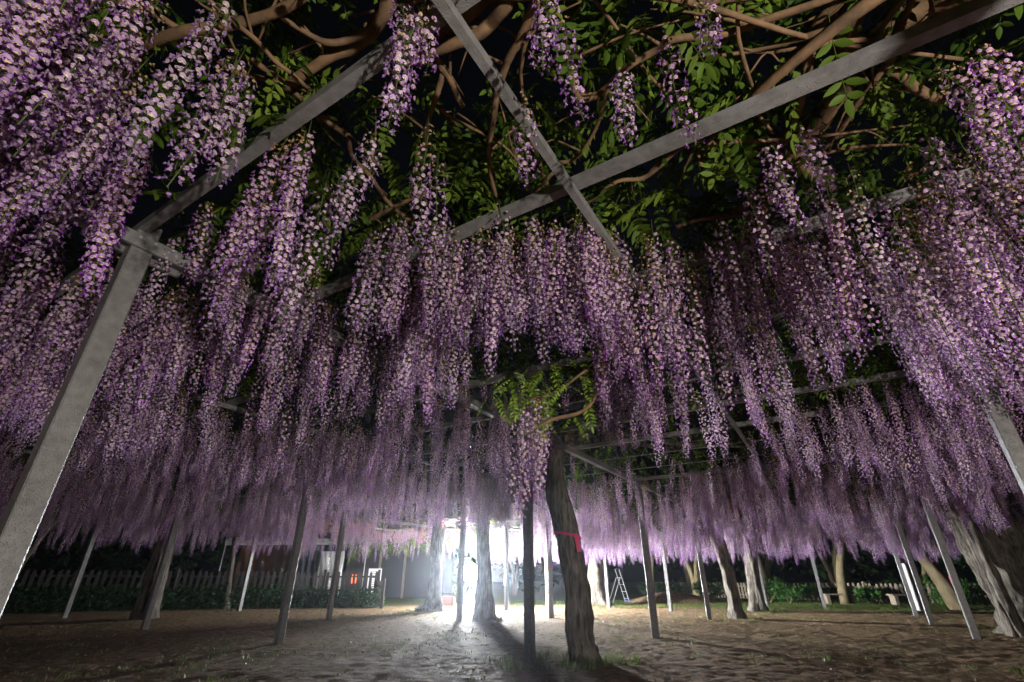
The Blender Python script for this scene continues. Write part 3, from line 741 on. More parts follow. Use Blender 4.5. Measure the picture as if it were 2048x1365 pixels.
# ------------------------------------------------------------------ leaves above the trellis
xs = rng.uniform(-14, 14, 90000); ys = rng.uniform(.1, 22, 90000)
def ldens(x, y):
    s, t = stof(x, y)
    if s > 21.3 or s < -2.5 or t < -7 or t > 17.3: return 0
    d = (190 if x > .9 and y < 2 else 150) if (abs(x) < 4.5 and y < 5) else 16
    if -4.6 < x < .35 and 9.8 < y < 17: d = .5
    return d
pr = np.array([ldens(a, b) for a, b in zip(xs, ys)]); ln_ = vnoise(xs * 1.6 + 3, ys * 1.6 + 11, 2) * .65 + vnoise(xs * 4 + 1, ys * 4, 4) * .35
kp = rng.random(90000) < pr * np.clip((ln_ - .33) * 4.5, 0, 1.4) * (28 * 21.9) / 90000
LV = []
for x, y in zip(xs[kp], ys[kp]):
    z = random.uniform(2.68, 2.85) if random.random() < .28 else random.uniform(2.85, 3.2)
    q_ = depth((x, y, z)); px_ = 1024 + F * x / q_
    if x > .8 and y < 2.3 and 1480 < px_ < 1860 and random.random() < .2: continue
    LV.append((x, y, z, random.randrange(6), random.uniform(.8, 1.2), (random.gauss(0, .35), random.uniform(.0, 1.0), random.uniform(0, 6.283))))
# the green spray on the taped trunk's low branch and some sprays at the far edge of the bare bay
T = trees['overright']
for line, wd in ([((1079, 853), (1108, 838), (1163, 824), (1192, 791), (1205, 730), (1215, 640), (1222, 540), (1230, 470)), 8], [((1060, 800), (1093, 791), (1126, 776), (1170, 743), (1200, 739), (1208, 715)), 6]):
    pts = [ony(x, y, 2.55) for x, y in line]
    b = MB(); b.tube(pts, wd / 2 * 2.6 / F, 7, 24, .1); b.build('branch', M['limb'], T, True, T.location)
for k in range(60):
    x = random.uniform(975, 1175); y = 722 + (1175 - x) * .2 + random.uniform(-12, 50) + (60 if x > 1060 and random.random() < .35 else 0); p = ony(x, y, random.uniform(2.4, 2.85))
    LV.append((p.x, p.y, p.z, 10 + random.randrange(6), random.uniform(.42, .66), (random.gauss(0, .2), random.uniform(.2, .8), random.uniform(0, 6.283))))
for k in range(150):
    x = random.uniform(690, 940); y = 1095 - (x - 690) * .09 + random.gauss(0, 9); p = ony(x, y, random.uniform(16.8, 18.3))
    if p.z > 1.6: LV.append((p.x, p.y, p.z, random.randrange(6), random.uniform(.9, 1.3), (random.gauss(0, .35), random.uniform(.0, 1.0), random.uniform(0, 6.283))))
for k in range(260):                                                  # leaf tufts among the far blossom
    x = random.uniform(-12, 13); y = random.uniform(7, 20.5)
    if ldens(x, y) < 5: continue
    LV.append((x, y, random.uniform(2.1, 2.5), random.randrange(6), random.uniform(.8, 1.1), (random.gauss(0, .35), random.uniform(.2, 1.2), random.uniform(0, 6.283))))
lrs = random.Random(61)
for k in range(80):                                                   # foliage round the thick limbs
    p = onz(lrs.uniform(1600, 1900), lrs.uniform(60, 380), lrs.uniform(2.9, 3.15))
    LV.append((p.x, p.y, p.z, lrs.randrange(6), lrs.uniform(.75, 1.05), (lrs.gauss(0, .35), lrs.uniform(0, 1), lrs.uniform(0, 6.283))))
print('leaves', len(LV))
own = {}
for r in LV: own.setdefault(owner(r[0], r[1]), []).append(r)
for key, L in own.items():
    T = trees[key]; base = T.location
    L.sort(key=lambda r: 1 / max(.3, depth(r)) if inframe(r) else 0, reverse=True)
    cap = {'overright': 300, 'overleft': 300, 'near': 110}.get(key, 0)
    sp_ = [r for r in L if r[3] >= 10]; L = sp_ + [r for r in L if r[3] < 10]
    cap = max(cap, len(sp_)); single = [r for r in L[:cap] if inframe(r)]; rest = [(*r[:3], r[3] % 10, *r[4:]) for r in L[len(single):]]
    for r in single:
        o = bpy.data.objects.new('leaf', YOUNG_LIT[r[3] - 10] if r[3] >= 10 else LEAF[r[3]]); C.objects.link(o); o.parent = T; o.location = Vector(r[:3]) - base; o.rotation_euler = r[5]; o.scale = (r[4],) * 3
    if rest: scatter('foliage', T, [r[:3] for r in rest], [r[5] for r in rest], [r[4] for r in rest], [r[3] for r in rest], leafprotos, base)

# pink tape round the taped trunk: a ring and a hanging end
T = trees['near']; tb = MB(); cA = ony(1135, 1072, 6.57); n = 16; rr = .172
ring = []
for k in range(n):
    a = k / n * 6.283; zz = cA.z + .035 * math.cos(a + 1.57 + 1.4)
    ring.append((Vector((cA.x + rr * math.cos(a), cA.y + rr * math.sin(a), zz)), Vector((math.cos(a), math.sin(a), 0))))
for k in range(n):
    (p, d), (q, e) = ring[k], ring[(k + 1) % n]
    v = [p - Vector((0, 0, .014)), q - Vector((0, 0, .014)), q + Vector((0, 0, .014)), p + Vector((0, 0, .014))]
    tb.add(v + [x + (d if i in (0, 3) else e) * .004 for i, x in enumerate(v)], [(4, 5, 6, 7), (0, 3, 2, 1), (0, 1, 5, 4), (3, 7, 6, 2)])
e0 = ony(1152, 1068, 6.38); e1 = ony(1159, 1104, 6.36)
tb.bar(e0, e1, .05, .004, up=(0, -1, 0))
o = tb.build('trunk_tape', M['pink'], T, False, T.location); o['label'] = 'bright pink tape with a hanging end'

# ------------------------------------------------------------------ floodlight on its tripod (lit)
fl = empty('tripod_floodlight', (FLOOD.x, FLOOD.y, 0), 'glaring white globe floodlight on a thin metal tripod', 'floodlight')
bpy_s = []
def sphere(r, nu=16, nv=12, sx=1, sy=1, sz=1):
    v = [(0, 0, r * sz)]; f = []
    for i in range(1, nv):
        for j in range(nu):
            a = math.pi * i / nv; b = 2 * math.pi * j / nu; v.append((sx * r * math.sin(a) * math.cos(b), sy * r * math.sin(a) * math.sin(b), sz * r * math.cos(a)))
    v.append((0, 0, -r * sz)); e = len(v) - 1
    for j in range(nu): f.append((0, 1 + j, 1 + (j + 1) % nu)); f.append((e, e - nu + (j + 1) % nu, e - nu + j))
    for i in range(nv - 2):
        for j in range(nu):
            a = 1 + i * nu + j; b = 1 + i * nu + (j + 1) % nu; f.append((a, a + nu, b + nu, b))
    return v, f
v, f = sphere(.3); v = [(a, b, c + FLOOD.z) for a, b, c in v]
mk('globe', v, f, emit('globe_glow', (1, .98, .95), 40), fl, True)
MB().tube([(0, 0, .45), (0, 0, .82)], .018, 8, 3).build('mast', M['alu'], fl, True)
MB().tube([(0, 0, .79), (0, 0, .83)], .06, 10, 3).build('collar', M['dark'], fl, True)
for k in range(3):
    a = k * 2.094 + .5; MB().tube([(0, 0, .58), (.42 * math.cos(a), .42 * math.sin(a), 0)], .011, 6, 4).build('leg', M['alu'], fl, True)
    MB().tube([(0, 0, .36), (.2 * math.cos(a), .2 * math.sin(a), .3)], .007, 6, 4).build('brace', M['alu'], fl, True)
ld = bpy.data.lights.new('globe_light', 'POINT'); ld.energy = FLOOD_W; ld.shadow_soft_size = .32; ld.color = (.93, .97, 1)
lo = bpy.data.objects.new('globe_light', ld); C.objects.link(lo); lo.parent = fl; lo.location = (0, 0, FLOOD.z)
bl_ = bpy.data.lights.new('globe_beam', 'SPOT'); bl_.energy = FLOOD_BEAM_W; bl_.spot_size = R(178); bl_.spot_blend = 1; bl_.shadow_soft_size = .32; bl_.color = (.93, .97, 1)
bo = bpy.data.objects.new('globe_beam', bl_); C.objects.link(bo); bo.parent = fl; bo.location = (0, 0, FLOOD.z); bo.rotation_euler = Vector((.86, -.45, .28)).to_track_quat('-Z', 'Y').to_euler()
# second work light behind the camera, aimed up into the canopy
ul = empty('work_light', (UP.x, UP.y, 0), 'low work light on a stand behind the camera aimed up at the blossom', 'work light')
aim = (Vector((-.1, 4.5, 4.6)) - UP).normalized(); q = aim.to_track_quat('-Z', 'Y')
h = MB(); h.box((0, 0, UP.z) + Vector((0, 0, 0)) - Vector(aim) * .08 if False else Vector((0, 0, UP.z)) - aim * .09, (.26, .2, .06), q.to_matrix()); h.build('lamp_head', M['dark'], ul)
g = MB(); g.box(Vector((0, 0, UP.z)) - aim * .055, (.22, .16, .006), q.to_matrix()); g.build('lamp_glass', emit('work_light_glow', (1, .95, .88), 8), ul)
for a in (.4, 2.5, 4.6): MB().tube([(0, 0, UP.z - .1), (.22 * math.cos(a), .22 * math.sin(a), 0)], .01, 6, 4).build('leg', M['alu'], ul, True)
sd_ = bpy.data.lights.new('work_light_beam', 'SPOT'); sd_.energy = UP_W; sd_.spot_size = R(125); sd_.spot_blend = .35; sd_.shadow_soft_size = .05; sd_.color = (1, .93, .84)
so = bpy.data.objects.new('work_light_beam', sd_); C.objects.link(so); so.parent = ul; so.location = (0, 0, UP.z); so.rotation_euler = q.to_euler()

# generator and seated figure-like bundle beside the lamp are too hidden to read; a small orange generator stands there
gp = onz(893, 1219, 0); gn = empty('generator', gp, 'small orange portable generator on the ground beside the floodlight tripod', 'generator')
MB().box((0, 0, .24), (.42, .3, .26)).build('engine_box', M['orange'], gn)
for sx in (-.2, .2):
    m_ = MB(); m_.tube([(sx, -.17, .03), (sx, -.17, .45), (sx, .17, .45), (sx, .17, .03), (sx, -.17, .03)], .014, 6, 33); m_.build('frame_tube', M['dark'], gn, True)
MB().tube([(-.2, 0, .45), (.2, 0, .45)], .014, 6, 4).build('handle', M['dark'], gn, True)
MB().box((.24, 0, .25), (.03, .16, .14)).build('control_panel', M['white'], gn)

# ------------------------------------------------------------------ fences
def fence(name, line, H_, pitch, wd, label, mt, gaps=(), rails=(.28, .8), zb=0):
    P = [Vector((x, y, 0)) for x, y in line]; T = empty(name, P[0], label, 'fence'); base = P[0]
    ln = sum((P[k + 1] - P[k]).length for k in range(len(P) - 1)); first = None; d = 0; cnt = 0
    for k in range(len(P) - 1):
        e = P[k + 1] - P[k]; L = e.length; dr = e.normalized(); a = math.atan2(dr.y, dr.x); n = int(L / pitch)
        for r_ in rails:
            b = MB(); nrm = Vector((-dr.y, dr.x, 0)); q0, q1 = P[k] - base + nrm * .03, P[k + 1] - base + nrm * .03
            b.bar(q0 + Vector((0, 0, zb + H_ * r_)), q1 + Vector((0, 0, zb + H_ * r_)), .035, .06); b.build('rail', mt, T)
        for i in range(n):
            p = P[k] + dr * (i + .5) * pitch - base
            if any(a0 < (cnt) < a1 for a0, a1 in gaps): cnt += 1; continue
            cnt += 1
            if first is None:
                m_ = MB(); hw = wd / 2; t = .011
                prof = [(-hw, .04), (hw, .04), (hw, H_ - .05), (hw * .5, H_), (-hw * .5, H_), (-hw, H_ - .05)]
                m_.add([(x, -t, z) for x, z in prof] + [(x, t, z) for x, z in prof], [(0, 1, 2, 3, 4, 5), (11, 10, 9, 8, 7, 6)] + [(q, q + 6, (q + 1) % 6 + 6, (q + 1) % 6) for q in range(6)])
                first = m_.build('picket', mt, T); o = first
            else: o = copy_obj(first, T)
            o.location = p + Vector((0, 0, zb + random.uniform(-.015, .015))); o.rotation_euler = (random.gauss(0, .02), random.gauss(0, .025), a)
        m_ = MB(); m_.box(P[k] - base + Vector((0, 0, zb + H_ / 2 + .02)), (.09, .09, H_ + .1)); m_.build('fence_post', mt, T)
    m_ = MB(); m_.box(P[-1] - base + Vector((0, 0, zb + H_ / 2 + .02)), (.09, .09, H_ + .1)); m_.build('fence_post', mt, T)
    return T
fence('picket_fence', [(8.2, 31), (11.6, 26.2), (14.9, 22.6), (18.4, 20.6), (22.5, 18.8)], .72, .17, .095, 'weathered wooden picket fence behind the benches and shrubs', M['wood'], gaps=((18, 22),))
fence('picket_fence', [(-20, 14.2), (-15.8, 16.2), (-11.6, 18.3), (-7.0, 19.8), (-5.0, 19.9)], .85, .2, .1, 'wooden picket fence, coloured darker for the dim light, rising above the dim hedge', M['dark_wood'], zb=.28)  # left fences: timber colour darkened to stand for the dim light
fence('picket_fence', [(-4.98, 19.85), (-4.42, 18.4)], .82, .16, .05, 'short return of thin palings, coloured darker for the dim light, ending in a pale corner post', M['dark_wood'], zb=0)

# ------------------------------------------------------------------ benches
def bench(x0, x1, yb, label):
    a, b_ = onz(x0, yb, 0), onz(x1, yb, 0); d = (b_ - a); L = d.length; T = empty('bench', (a + b_) / 2, label, 'bench', None, math.atan2(d.y, d.x))
    for k in (-1, 0, 1): MB().box((0, k * .125, .345), (L + .25, .115, .045)).build('seat_plank', M['wood'], T)
    for k in (-1, 1): MB().box((k * L / 2, 0, .16), (.12, .3, .33)).build('leg', M['wood'], T)
bench(1656, 1706, 1209, 'low wooden bench in front of the picket fence, beside a white-lit post')
bench(1792, 1850, 1211, 'low wooden bench in front of the picket fence, beside the pole with a white board')

# ------------------------------------------------------------------ stepladder
lp = onz(1250, 1206, 0); T = empty('stepladder', lp, 'small folding aluminium stepladder with a blue foot bar on the grass', 'ladder', None, .25)
for sx in (-.22, .22):
    MB().bar((sx - .0, -.12, 0), (sx + 0, .22, 1.25), .022, .022, up=(1, 0, 0)).build('front_rail', M['alu'], T)
    MB().bar((sx, .62, 0), (sx, .2, .95), .018, .018, up=(1, 0, 0)).build('rear_rail', M['alu'], T)
for k in range(4): MB().box((0, -.08 + .075 * k, .26 * (k + .6)), (.42, .07, .02)).build('step', M['alu'], T)
MB().box((0, -.13, .06), (.46, .03, .05)).build('foot_bar', M['blue'], T)
T.rotation_euler = (0, 0, 1.75)

# ------------------------------------------------------------------ control box on the post, pole with white board
cb = ony(1396, 1052, 12.95); T = empty('control_box', (cb.x, cb.y, cb.z), 'grey metal control box fixed near the top of a post, with a looped cable', 'box')
MB().box((0, 0, 0), (.5, .16, .46)).build('case', M['dark'], T); MB().box((0, -.085, 0), (.44, .012, .4)).build('door', M['dark'], T)
MB().tube([(.12, -.02, -.22), (.1, -.03, -.42), (.16, -.03, -.5), (.22, -.03, -.42), (.2, -.02, -.22)], .012, 6, 20).build('cable', M['dark'], T, True)
MB().tube([(-.1, 0, .1), (-.14, 0, .35), (-.05, 0, .45)], .015, 6, 9).build('conduit', M['steel'], T, True)
pp = onz(1842, 1222, 0); T = empty('utility_pole', pp, 'pale galvanised pole carrying a blank white board beside the bench', 'pole')
m_ = MB(); 
for sx in (-.09, .09):
    for sy in (-.09, .09): m_.bar((sx, sy, -.05), (sx * .8, sy * .8, 2.9), .03, .03)
m_.build('pole_corner', M['alu'], T)
for k in range(22): MB().bar((-.085, -.088, .12 + k * .125), (.085, -.088, .12 + k * .125 + (.05 if k % 2 else -.05)), .012, .02, up=(0, 1, 0)).build('lattice_bar', M['alu'], T)
MB().box((0, .0, 1.4), (.15, .12, 2.8)).build('sleeve', M['canvas'], T)
b_ = MB(); b_.box((-.06, -.12, ony(1803, 1112, pp.y).z), (.42, .02, .46)); b_.build('board', M['white'], T)
# small pink tag on a leaning garden tree (built with the tree below)

# ------------------------------------------------------------------ tent, notice board, lantern, shed, dark sign
tx = Vector((-9.3, 22.6, 0)); T = empty('event_tent', tx, 'white roofed stall tent hung with brown tarpaulin and clear plastic sheet behind the fence', 'tent', None, R(-4))
W2 = 2.55
for sx in (-1, 1):
    for sy in (-1, 1): MB().tube([(sx * W2, sy * 1.3, 0), (sx * W2, sy * 1.3, 2.35)], .022, 8, 3).build('tent_pole', M['alu'], T, True)
m_ = MB(); m_.add([(-W2 - .05, -1.36, 2.35), (W2 + .05, -1.36, 2.35), (W2 + .05, 1.36, 2.35), (-W2 - .05, 1.36, 2.35), (-W2 + 1, 0, 3.05), (W2 - 1, 0, 3.05)], [(0, 1, 5, 4), (1, 2, 5), (2, 3, 4, 5), (3, 0, 4), (3, 2, 1, 0)])
m_.build('roof', M['canvas'], T)
def sheet(x0, x1, z0, z1, y, n=40, amp=.05, freq=9, thick=.008):
    v = []; f = []; rows = 10
    for i in range(rows + 1):
        for j in range(n + 1):
            u = j / n; x = x0 + (x1 - x0) * u; z = z0 + (z1 - z0) * i / rows
            v.append((x, y + amp * math.sin(freq * u * 6.28 + i * .25) * (.4 + .6 * (1 - i / rows)) + .02 * math.sin(31 * u + i), z))
    for i in range(rows):
        for j in range(n): a = i * (n + 1) + j; f.append((a, a + 1, a + n + 2, a + n + 1))
    return v, f
v, f = sheet(-W2, W2, 2.14, 2.37, -1.38, 60, .012, 6); mk('valance', v, f, M['canvas'], T, True)
v, f = sheet(-W2, .7, .05, 2.2, -.2, 40, .06, 4); mk('brown_tarpaulin', v, f, M['tarp'], T, True)
v, f = sheet(.6, 1.9, .05, 2.2, -1.0, 30, .1, 5); mk('dark_tarpaulin', v, f, M['navy'], T, True)
v, f = sheet(1.55, W2, .35, 1.9, -1.2, 16, .02, 2); mk('white_sheet', v, f, M['canvas'], T, True)
mp_, n_, l_, b_ = mat('clear_plastic'); gl = n_.new('ShaderNodeBsdfGlossy'); gl.inputs['Roughness'].default_value = .12; tp_ = n_.new('ShaderNodeBsdfTransparent'); ms = n_.new('ShaderNodeMixShader'); ms.inputs[0].default_value = .1
nz_ = n_.new('ShaderNodeTexNoise'); nz_.inputs['Scale'].default_value = 6; bp_ = n_.new('ShaderNodeBump'); bp_.inputs['Strength'].default_value = 1; bp_.inputs['Distance'].default_value = .12
l_.new(nz_.outputs['Fac'], bp_.inputs['Height']); l_.new(bp_.outputs[0], gl.inputs['Normal']); l_.new(tp_.outputs[0], ms.inputs[1]); l_.new(gl.outputs[0], ms.inputs[2]); l_.new(ms.outputs[0], n_['Material Output'].inputs[0])
v, f = sheet(-W2, W2, .1, 2.2, -1.32, 80, .05, 11); mk('clear_sheet', v, f, mp_, T, True)
MB().bar((.4, -1.9, 0), (.95, -1.42, 2.2), .05, .05).build('prop_pole', M['wood'], T)
nb = ony(745, 1190, 20.6); T = empty('notice_board', (nb.x, nb.y, 0), 'white notice board with rows of small print behind the fence corner', 'sign')
MB().box((0, 0, .82), (.5, .03, .85)).build('panel', M['white'], T)
for sx in (-.2, .2): MB().box((sx, .035, .6), (.04, .03, 1.25)).build('leg', M['alu'], T)
for k in range(9): MB().box((-.03 + random.uniform(-.03, .03), -.018, 1.15 - k * .075), (random.uniform(.22, .38), .004, .018)).build('print_line', M['print'], T)
ln = ony(708, 1157, 23.0); T = empty('lantern', (ln.x, ln.y, 0), 'small glowing red-orange lantern on a stand beyond the fence', 'lantern')
m_ = MB(); m_.tube([(0, 0, ln.z - .22), (0, 0, ln.z - .16), (0, 0, ln.z + .1), (0, 0, ln.z + .16)], [.05, .1, .1, .05], 12, 9); m_.build('shade', emit('lantern_glow', (1, .16, .04), 3.0), T, True)
MB().tube([(0, 0, 0), (0, 0, ln.z - .2)], .02, 8, 3).build('stand', M['dark'], T, True); MB().tube([(0, 0, ln.z + .15), (0, 0, ln.z + .2)], .045, 10, 3).build('cap', M['white'], T, True)
sh = Vector((-6.2, 28, 0)); T = empty('shed', sh, 'unlit dark timber shed with pale door posts beyond the lit lawn', 'shed')
MB().box((0, 2, 1.5), (5.2, 4, 3.0)).build('wall', M['dark_wood'], T)
m_ = MB(); m_.add([(-2.9, -.5, 2.95), (2.9, -.5, 2.95), (2.9, 4.5, 2.95), (-2.9, 4.5, 2.95), (-2.9, 2, 4.3), (2.9, 2, 4.3)], [(0, 1, 5, 4), (2, 3, 4, 5), (1, 2, 5), (3, 0, 4), (3, 2, 1, 0)]); m_.build('roof', M['dark'], T)
MB().box((-.1, -.02, 1.0), (1.1, .06, 2.0)).build('door', M['jacket'], T)
for sx in (-.75, .55): MB().box((sx, -.4, 1.25), (.11, .11, 2.5)).build('porch_post', M['wood'], T)
sp = Vector((-14.3, 15.2, 0)); T = empty('sign_post', sp, 'dim blank board on a leaning wooden post in the dark beside the wet steel post', 'sign')
MB().bar((-.9, 0, -.05), (.0, 0, 2.3), .11, .11, up=(0, 1, 0)).build('pole', M['wood'], T); MB().box((.2, -.07, 2.35), (.62, .03, .32)).build('panel', M['canvas'], T)

# ------------------------------------------------------------------ garden trees, shrubs, hedge
def leaf_cloud(n, blobs, size, rs, flat=.6):
    v = np.zeros((n * 4, 3)); f = []
    for k in range(n):
        c, r = blobs[rs.randrange(len(blobs))]
        while True:
            p = Vector((rs.uniform(-1, 1), rs.uniform(-1, 1), rs.uniform(-1, 1)))
            if .25 < p.length < 1: break
        p = Vector(c) + Vector((p.x * r, p.y * r, p.z * r * flat))
        a = Euler((rs.gauss(0, .6), rs.gauss(0, .6), rs.uniform(0, 6.28))).to_matrix(); s = size * rs.uniform(.6, 1.3)
        for q, (x, y) in enumerate(((-1, 0), (0, -.45), (1, 0), (0, .45))): v[k * 4 + q] = p + a @ Vector((x * s, y * s, 0))
        f.append((k * 4, k * 4 + 1, k * 4 + 2, k * 4 + 3))
    return v, f
def garden_tree(base, h, spread, stems, n, label, seed, group='garden trees behind the fence', leaf='bgleaf', r0=.16, low=.35, lsize=.09):
    rs = random.Random(seed); T = empty('garden_tree', base, label, 'tree', group); b = MB(); blobs = []
    for s in range(stems):
        a = s / stems * 6.28 + rs.uniform(-.5, .5); sp_ = spread * rs.uniform(.35, .8)
        p = [Vector((0, 0, -.05)), Vector((math.cos(a) * sp_ * .15, math.sin(a) * sp_ * .15, h * .25)), Vector((math.cos(a) * sp_ * .5, math.sin(a) * sp_ * .5, h * .55)), Vector((math.cos(a) * sp_ * .8, math.sin(a) * sp_ * .8, h * .85))]
        b.tube(p, [r0, r0 * .7, r0 * .45, r0 * .15], 9, 18, .15, .06, 3, 1, seed + s)
        for q in range(4):
            c = p[2].lerp(p[3], rs.random()); d = Vector((rs.uniform(-1, 1), rs.uniform(-1, 1), rs.uniform(-.1, .7))) * spread * .5
            b.tube([c, c + d * .5 + Vector((0, 0, .1)), c + d], [r0 * .25, r0 * .15, r0 * .05], 5, 8, .1); blobs.append((c + d, spread * rs.uniform(.2, .38)))
        blobs.append((p[3], spread * .35))
    for q in range(9): a = rs.random() * 6.28; blobs.append((Vector((math.cos(a) * spread * rs.uniform(.3, .95), math.sin(a) * spread * rs.uniform(.3, .95), h * rs.uniform(low, 1))), spread * rs.uniform(.15, .35)))
    b.build('trunk', M['bgbark'], T, True)
    v, f = leaf_cloud(n, blobs, lsize, rs); mk('crown', v, f, M[leaf], T)
    return T
GT = [((6.9, 26.5), 5.5, 2.3, 3, 'slim bare-stemmed tree behind the stepladder'), ((8.3, 24.0), 5.0, 2.2, 4, 'pale trunked tree forking into spreading limbs behind the earth mound'), ((12.2, 25.5), 5.5, 2.6, 3, 'bushy evergreen tree behind the fence, next to the forked wisteria trunk'),
      ((13.0, 21.2), 5.2, 2.0, 1, 'leaning mossy single-stem tree beside the first bench'), ((15.5, 25.5), 5.5, 2.8, 4, 'dense dark tree behind the first bench'), ((17.6, 22.8), 5.0, 2.4, 2, 'thin two-stemmed tree behind the pole with a white board'),
      ((20.5, 20.3), 5.5, 2.6, 3, 'leafy tree behind the leaning mossy trunk'), ((22.5, 16.8), 6, 2.8, 3, 'dark leafy tree behind the huge leaning wisteria trunk'), ((3.4, 30), 6.5, 3.0, 3, 'dark tree beyond the lit lawn behind the taped trunk'), ((.2, 33), 7, 3.4, 3, 'dark tree far beyond the floodlight'),
      ((-13.5, 27), 7, 3.4, 3, 'unlit tree behind the stall tent'), ((-19, 20), 6.5, 3.2, 3, 'unlit tree behind the dim picket fence'), ((-23, 15), 7, 3.4, 3, 'unlit tree at the dark end of the dim picket fence'), ((11, 33), 8, 4, 3, 'tall dark tree far behind the fence')]
for k, (p, h, s, n, lab) in enumerate(GT): garden_tree((p[0], p[1], 0), h, s, n, 4200, lab, 200 + k, r0=.14 if n > 1 else .2)
# leaning mossy tree beside the big trunk
T = empty('garden_tree', (16.6, 17.6, 0), 'leaning mossy tree with a pink tag, leafy, between two steel posts', 'tree', 'garden trees behind the fence'); b = MB(); rs = random.Random(77)
tp2 = [ony(1915, 1205, 17.4), ony(1890, 1170, 17.4), ony(1860, 1130, 17.5), ony(1830, 1095, 17.6), ony(1812, 1060, 17.6)]; tp2[0].z = -.05
b.tube(tp2, [.26, .24, .22, .17, .13], 12, 30, .15, .08, 3, 2, 4); b.build('trunk', M['bgbark'], T, True, T.location)
v, f = leaf_cloud(3000, [(ony(1870, 1070, 17.8), .7), (ony(1830, 1050, 17.8), .6), (ony(1900, 1100, 18), .6), (ony(1880, 1040, 18), .8), (ony(1930, 1080, 18), .7)], .07, rs); mk('crown', v, f, M['shrubleaf'], T, False, T.location)
tg = ony(1903, 1160, 17.1); m_ = MB(); m_.box(tg, (.1, .03, .22)); m_.build('tag', M['pink'], T, False, T.location)
def shrub(p, r, h, n, label, seed, leaf='shrubleaf'):
    rs = random.Random(seed); T = empty('shrub', (p[0], p[1], 0), label, 'shrub', 'shrubs along the picket fence'); b = MB(); bl = []
    for q in range(6):
        a = rs.random() * 6.28; d = Vector((math.cos(a) * r * .7, math.sin(a) * r * .7, h * rs.uniform(.5, .9))); b.tube([(0, 0, -.03), d * .5 + Vector((0, 0, .05)), d], [.02, .014, .006], 5, 7, .1); bl.append((d * .9, r * .5))
    b.build('stem', M['bgbark'], T, True); v, f = leaf_cloud(n, bl + [(Vector((0, 0, h * .45)), r * .8)], .075, rs, .75); v[:, 2] = np.maximum(v[:, 2], .02); mk('leaf_mass', v, f, M[leaf], T)
for k, (x, y, r, h, lab) in enumerate([(1310, 1196, .8, .8, 'round shrub in front of the far palings near the earth mound'), (1345, 1196, .7, .7, 'shrub between the earth mound and a white-lit post'), (1425, 1205, .7, .9, 'leafy shrub behind the dark leaning wisteria trunk'), (1540, 1206, .8, .8, 'dark shrub behind the forked wisteria trunk'), (1580, 1207, .6, .7, 'bright shrub beside the mossy tree foot'), (1620, 1206, .5, .7, 'small shrub at the end of the first bench'),
                                    (1672, 1205, .5, .55, 'shrub growing behind the first bench'), (1750, 1208, .6, .6, 'bright green shrub between the two benches'), (1800, 1206, .6, .75, 'shrub growing behind the second bench'), (1880, 1209, .9, .95, 'large bright shrub beside the steel post with red tape'), (1915, 1214, .6, .6, 'shrub at the foot of the leaning mossy tree'), (1975, 1214, .8, .8, 'shrub in front of the fence beside the huge leaning trunk')]):
    shrub(onz(x, y, 0), r, h, 900, lab, 300 + k)
# hedge bank in front of the dim fence
hl = []
for k in range(26):
    u = k / 25; x = -18.5 + u * 13.6; y = 14.2 + (19.0 - 14.2) * min(1, u * 1.25) - .1
    hl.append((Vector((x, y, .22)), .62 * (1 - .35 * max(0, u - .75) * 4 * .6)))
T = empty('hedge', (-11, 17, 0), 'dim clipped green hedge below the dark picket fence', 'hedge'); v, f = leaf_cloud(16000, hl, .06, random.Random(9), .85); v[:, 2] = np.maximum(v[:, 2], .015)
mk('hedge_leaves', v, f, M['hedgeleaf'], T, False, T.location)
b = MB()
for c, r in hl: b.tube([(c.x, c.y, -.03), (c.x + .05, c.y, .2), (c.x, c.y + .05, .5)], [.03, .02, .01], 5, 7)
b.build('hedge_stems', M['bgbark'], T, True, T.location)
# earth mound with a log by the forked pale tree
mo = onz(1345, 1206, 0); T = empty('earth_mound', mo, 'low heap of bare brown earth by the pale forked garden tree', 'mound'); n = 24; v = []; f = []
for i in range(n + 1):
    for j in range(n + 1):
        x = (i / n - .5) * 4.2; y = (j / n - .5) * 2.4; d = math.hypot(x / 2.1, y / 1.2); z = max(0, 1 - d) ** .8 * .48 + .06 * float(vnoise(x * 3 + 7, y * 3 + 3, 2)) * max(0, 1 - d) - .03; v.append((x, y, z))
for i in range(n):
    for j in range(n): a = i * (n + 1) + j; f.append((a, a + n + 1, a + n + 2, a + 1))
mk('heap', v, f, M['ground'], T, True)
lg = onz(1367, 1199, 0); b = MB(); b.tube([lg + Vector((-.6, 0, .1)), lg + Vector((.1, .1, .14)), lg + Vector((.7, 0, .1))], .07, 9, 9, .15); o = b.build('fallen_log', M['wood'], None, True, lg); o.location = lg; tag(o, 'short pale fallen log lying beside the earth mound', 'log')
# distant wood
v, f = leaf_cloud(9000, [(Vector((x, 40 + 6 * math.sin(x), random.uniform(1, 6))), 3.0) for x in np.arange(-46, 50, 1.6)], .3, random.Random(21), .9); o = mk('forest', v, f, M['bgleaf']); tag(o, 'unlit wood closing the view behind the garden', 'forest', kind='stuff')

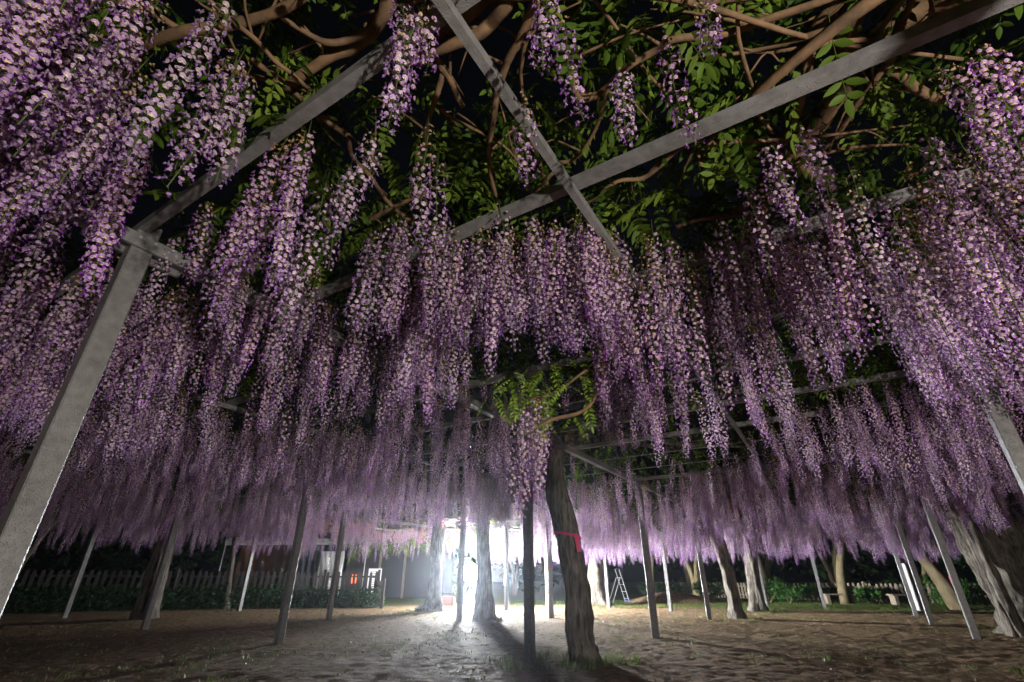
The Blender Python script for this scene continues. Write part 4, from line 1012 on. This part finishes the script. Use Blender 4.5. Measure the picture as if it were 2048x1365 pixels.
# ------------------------------------------------------------------ grass tufts and litter
rs = random.Random(44); v = []; f = []
def tuft(x, y, h, n, r):
    for k in range(n):
        a = rs.random() * 6.28; bx, by = x + rs.uniform(-r, r), y + rs.uniform(-r, r); ln = h * rs.uniform(.5, 1.2); d = Vector((math.cos(a), math.sin(a), 0)); s = Vector((-d.y, d.x, 0)) * .0035; n0 = len(v)
        p = Vector((bx, by, -.005)); m2 = p + d * ln * .25 + Vector((0, 0, ln * .7)); t = p + d * ln * .65 + Vector((0, 0, ln * .95))
        v.extend([p - s, p + s, m2 + s * .8, m2 - s * .8, t]); f.extend([(n0, n0 + 1, n0 + 2, n0 + 3), (n0 + 3, n0 + 2, n0 + 4)])
for k in range(3600):
    x = rs.uniform(-9, 11); y = rs.uniform(4.5, 17)
    if float(vnoise(x * .9 + 40, y * .9 + 3, 5)) > .47: tuft(x, y, rs.uniform(.02, .06), 7, .05)
for k in range(140):                                                   # round the taped trunk, the steel post and the root mounds
    a = rs.random() * 6.28; r_ = rs.uniform(.25, .8); tuft(.84 - .25 + math.cos(a) * r_ * 1.1, 6.5 + math.sin(a) * r_ * .8, rs.uniform(.05, .12), 9, .05)
for cx, cy in ((-2.6, 16.4), (-.7, 12.6), (5.4, 13.4), (8.9, 9.6), (7.5, 16.7)):
    for k in range(45): a = rs.random() * 6.28; r_ = rs.uniform(.3, .9); tuft(cx + math.cos(a) * r_, cy + math.sin(a) * r_, rs.uniform(.04, .1), 8, .05)
for k in range(6500):
    x = rs.uniform(0, 22); y = rs.uniform(17.2, 25) - .2 * x * .6
    if y > 19.0 - .2 * x + rs.uniform(-1, .6): tuft(x, y, rs.uniform(.04, .08), 6, .07)
o = mk('grass', v, f, M['grass']); tag(o, 'short grass tufts scattered over the bare earth and lawn edge', 'grass', kind='stuff')
v = []; f = []
for k in range(26000):
    x = rs.uniform(-10, 12); y = 4.2 + 15 * rs.random() ** 1.3; a = Euler((rs.gauss(0, .5), rs.gauss(0, .5), rs.random() * 6.28)).to_matrix(); s = rs.uniform(.005, .012) if rs.random() < .85 else rs.uniform(.012, .026); n0 = len(v)
    for q in ((-1, 0, .1), (0, -.5, 0), (1, 0, .15), (0, .5, 0)): v.append(Vector((x, y, .012)) + a @ (Vector(q) * s))
    f.append((n0, n0 + 1, n0 + 2, n0 + 3))
litm = noise_mat('fallen_petals', (.12, .075, .04), (.3, .22, .16), scale=40, rough=.7, bump=0)
o = mk('litter', v, f, litm); tag(o, 'fallen petals and leaf bits strewn on the bare earth', 'litter', kind='stuff')

# ------------------------------------------------------------------ air volume added for the floodlight's glow
hz = MB(); hz.box((2, 12, 5), (140, 130, 13)); o = hz.build('glow_haze', None); o['kind'] = 'stuff'; o['label'] = 'thin air volume added to make a glow round the floodlight'; o['category'] = 'glow_haze'
hm = bpy.data.materials.new('glow_haze'); hm.use_nodes = True; hn = hm.node_tree.nodes; hn.remove(hn['Principled BSDF']); pv = hn.new('ShaderNodeVolumePrincipled'); pv.inputs['Color'].default_value = (.8, .88, 1, 1); pv.inputs['Density'].default_value = .0016; pv.inputs['Anisotropy'].default_value = .86
hm.node_tree.links.new(pv.outputs[0], hn['Material Output'].inputs['Volume']); o.data.materials.append(hm)
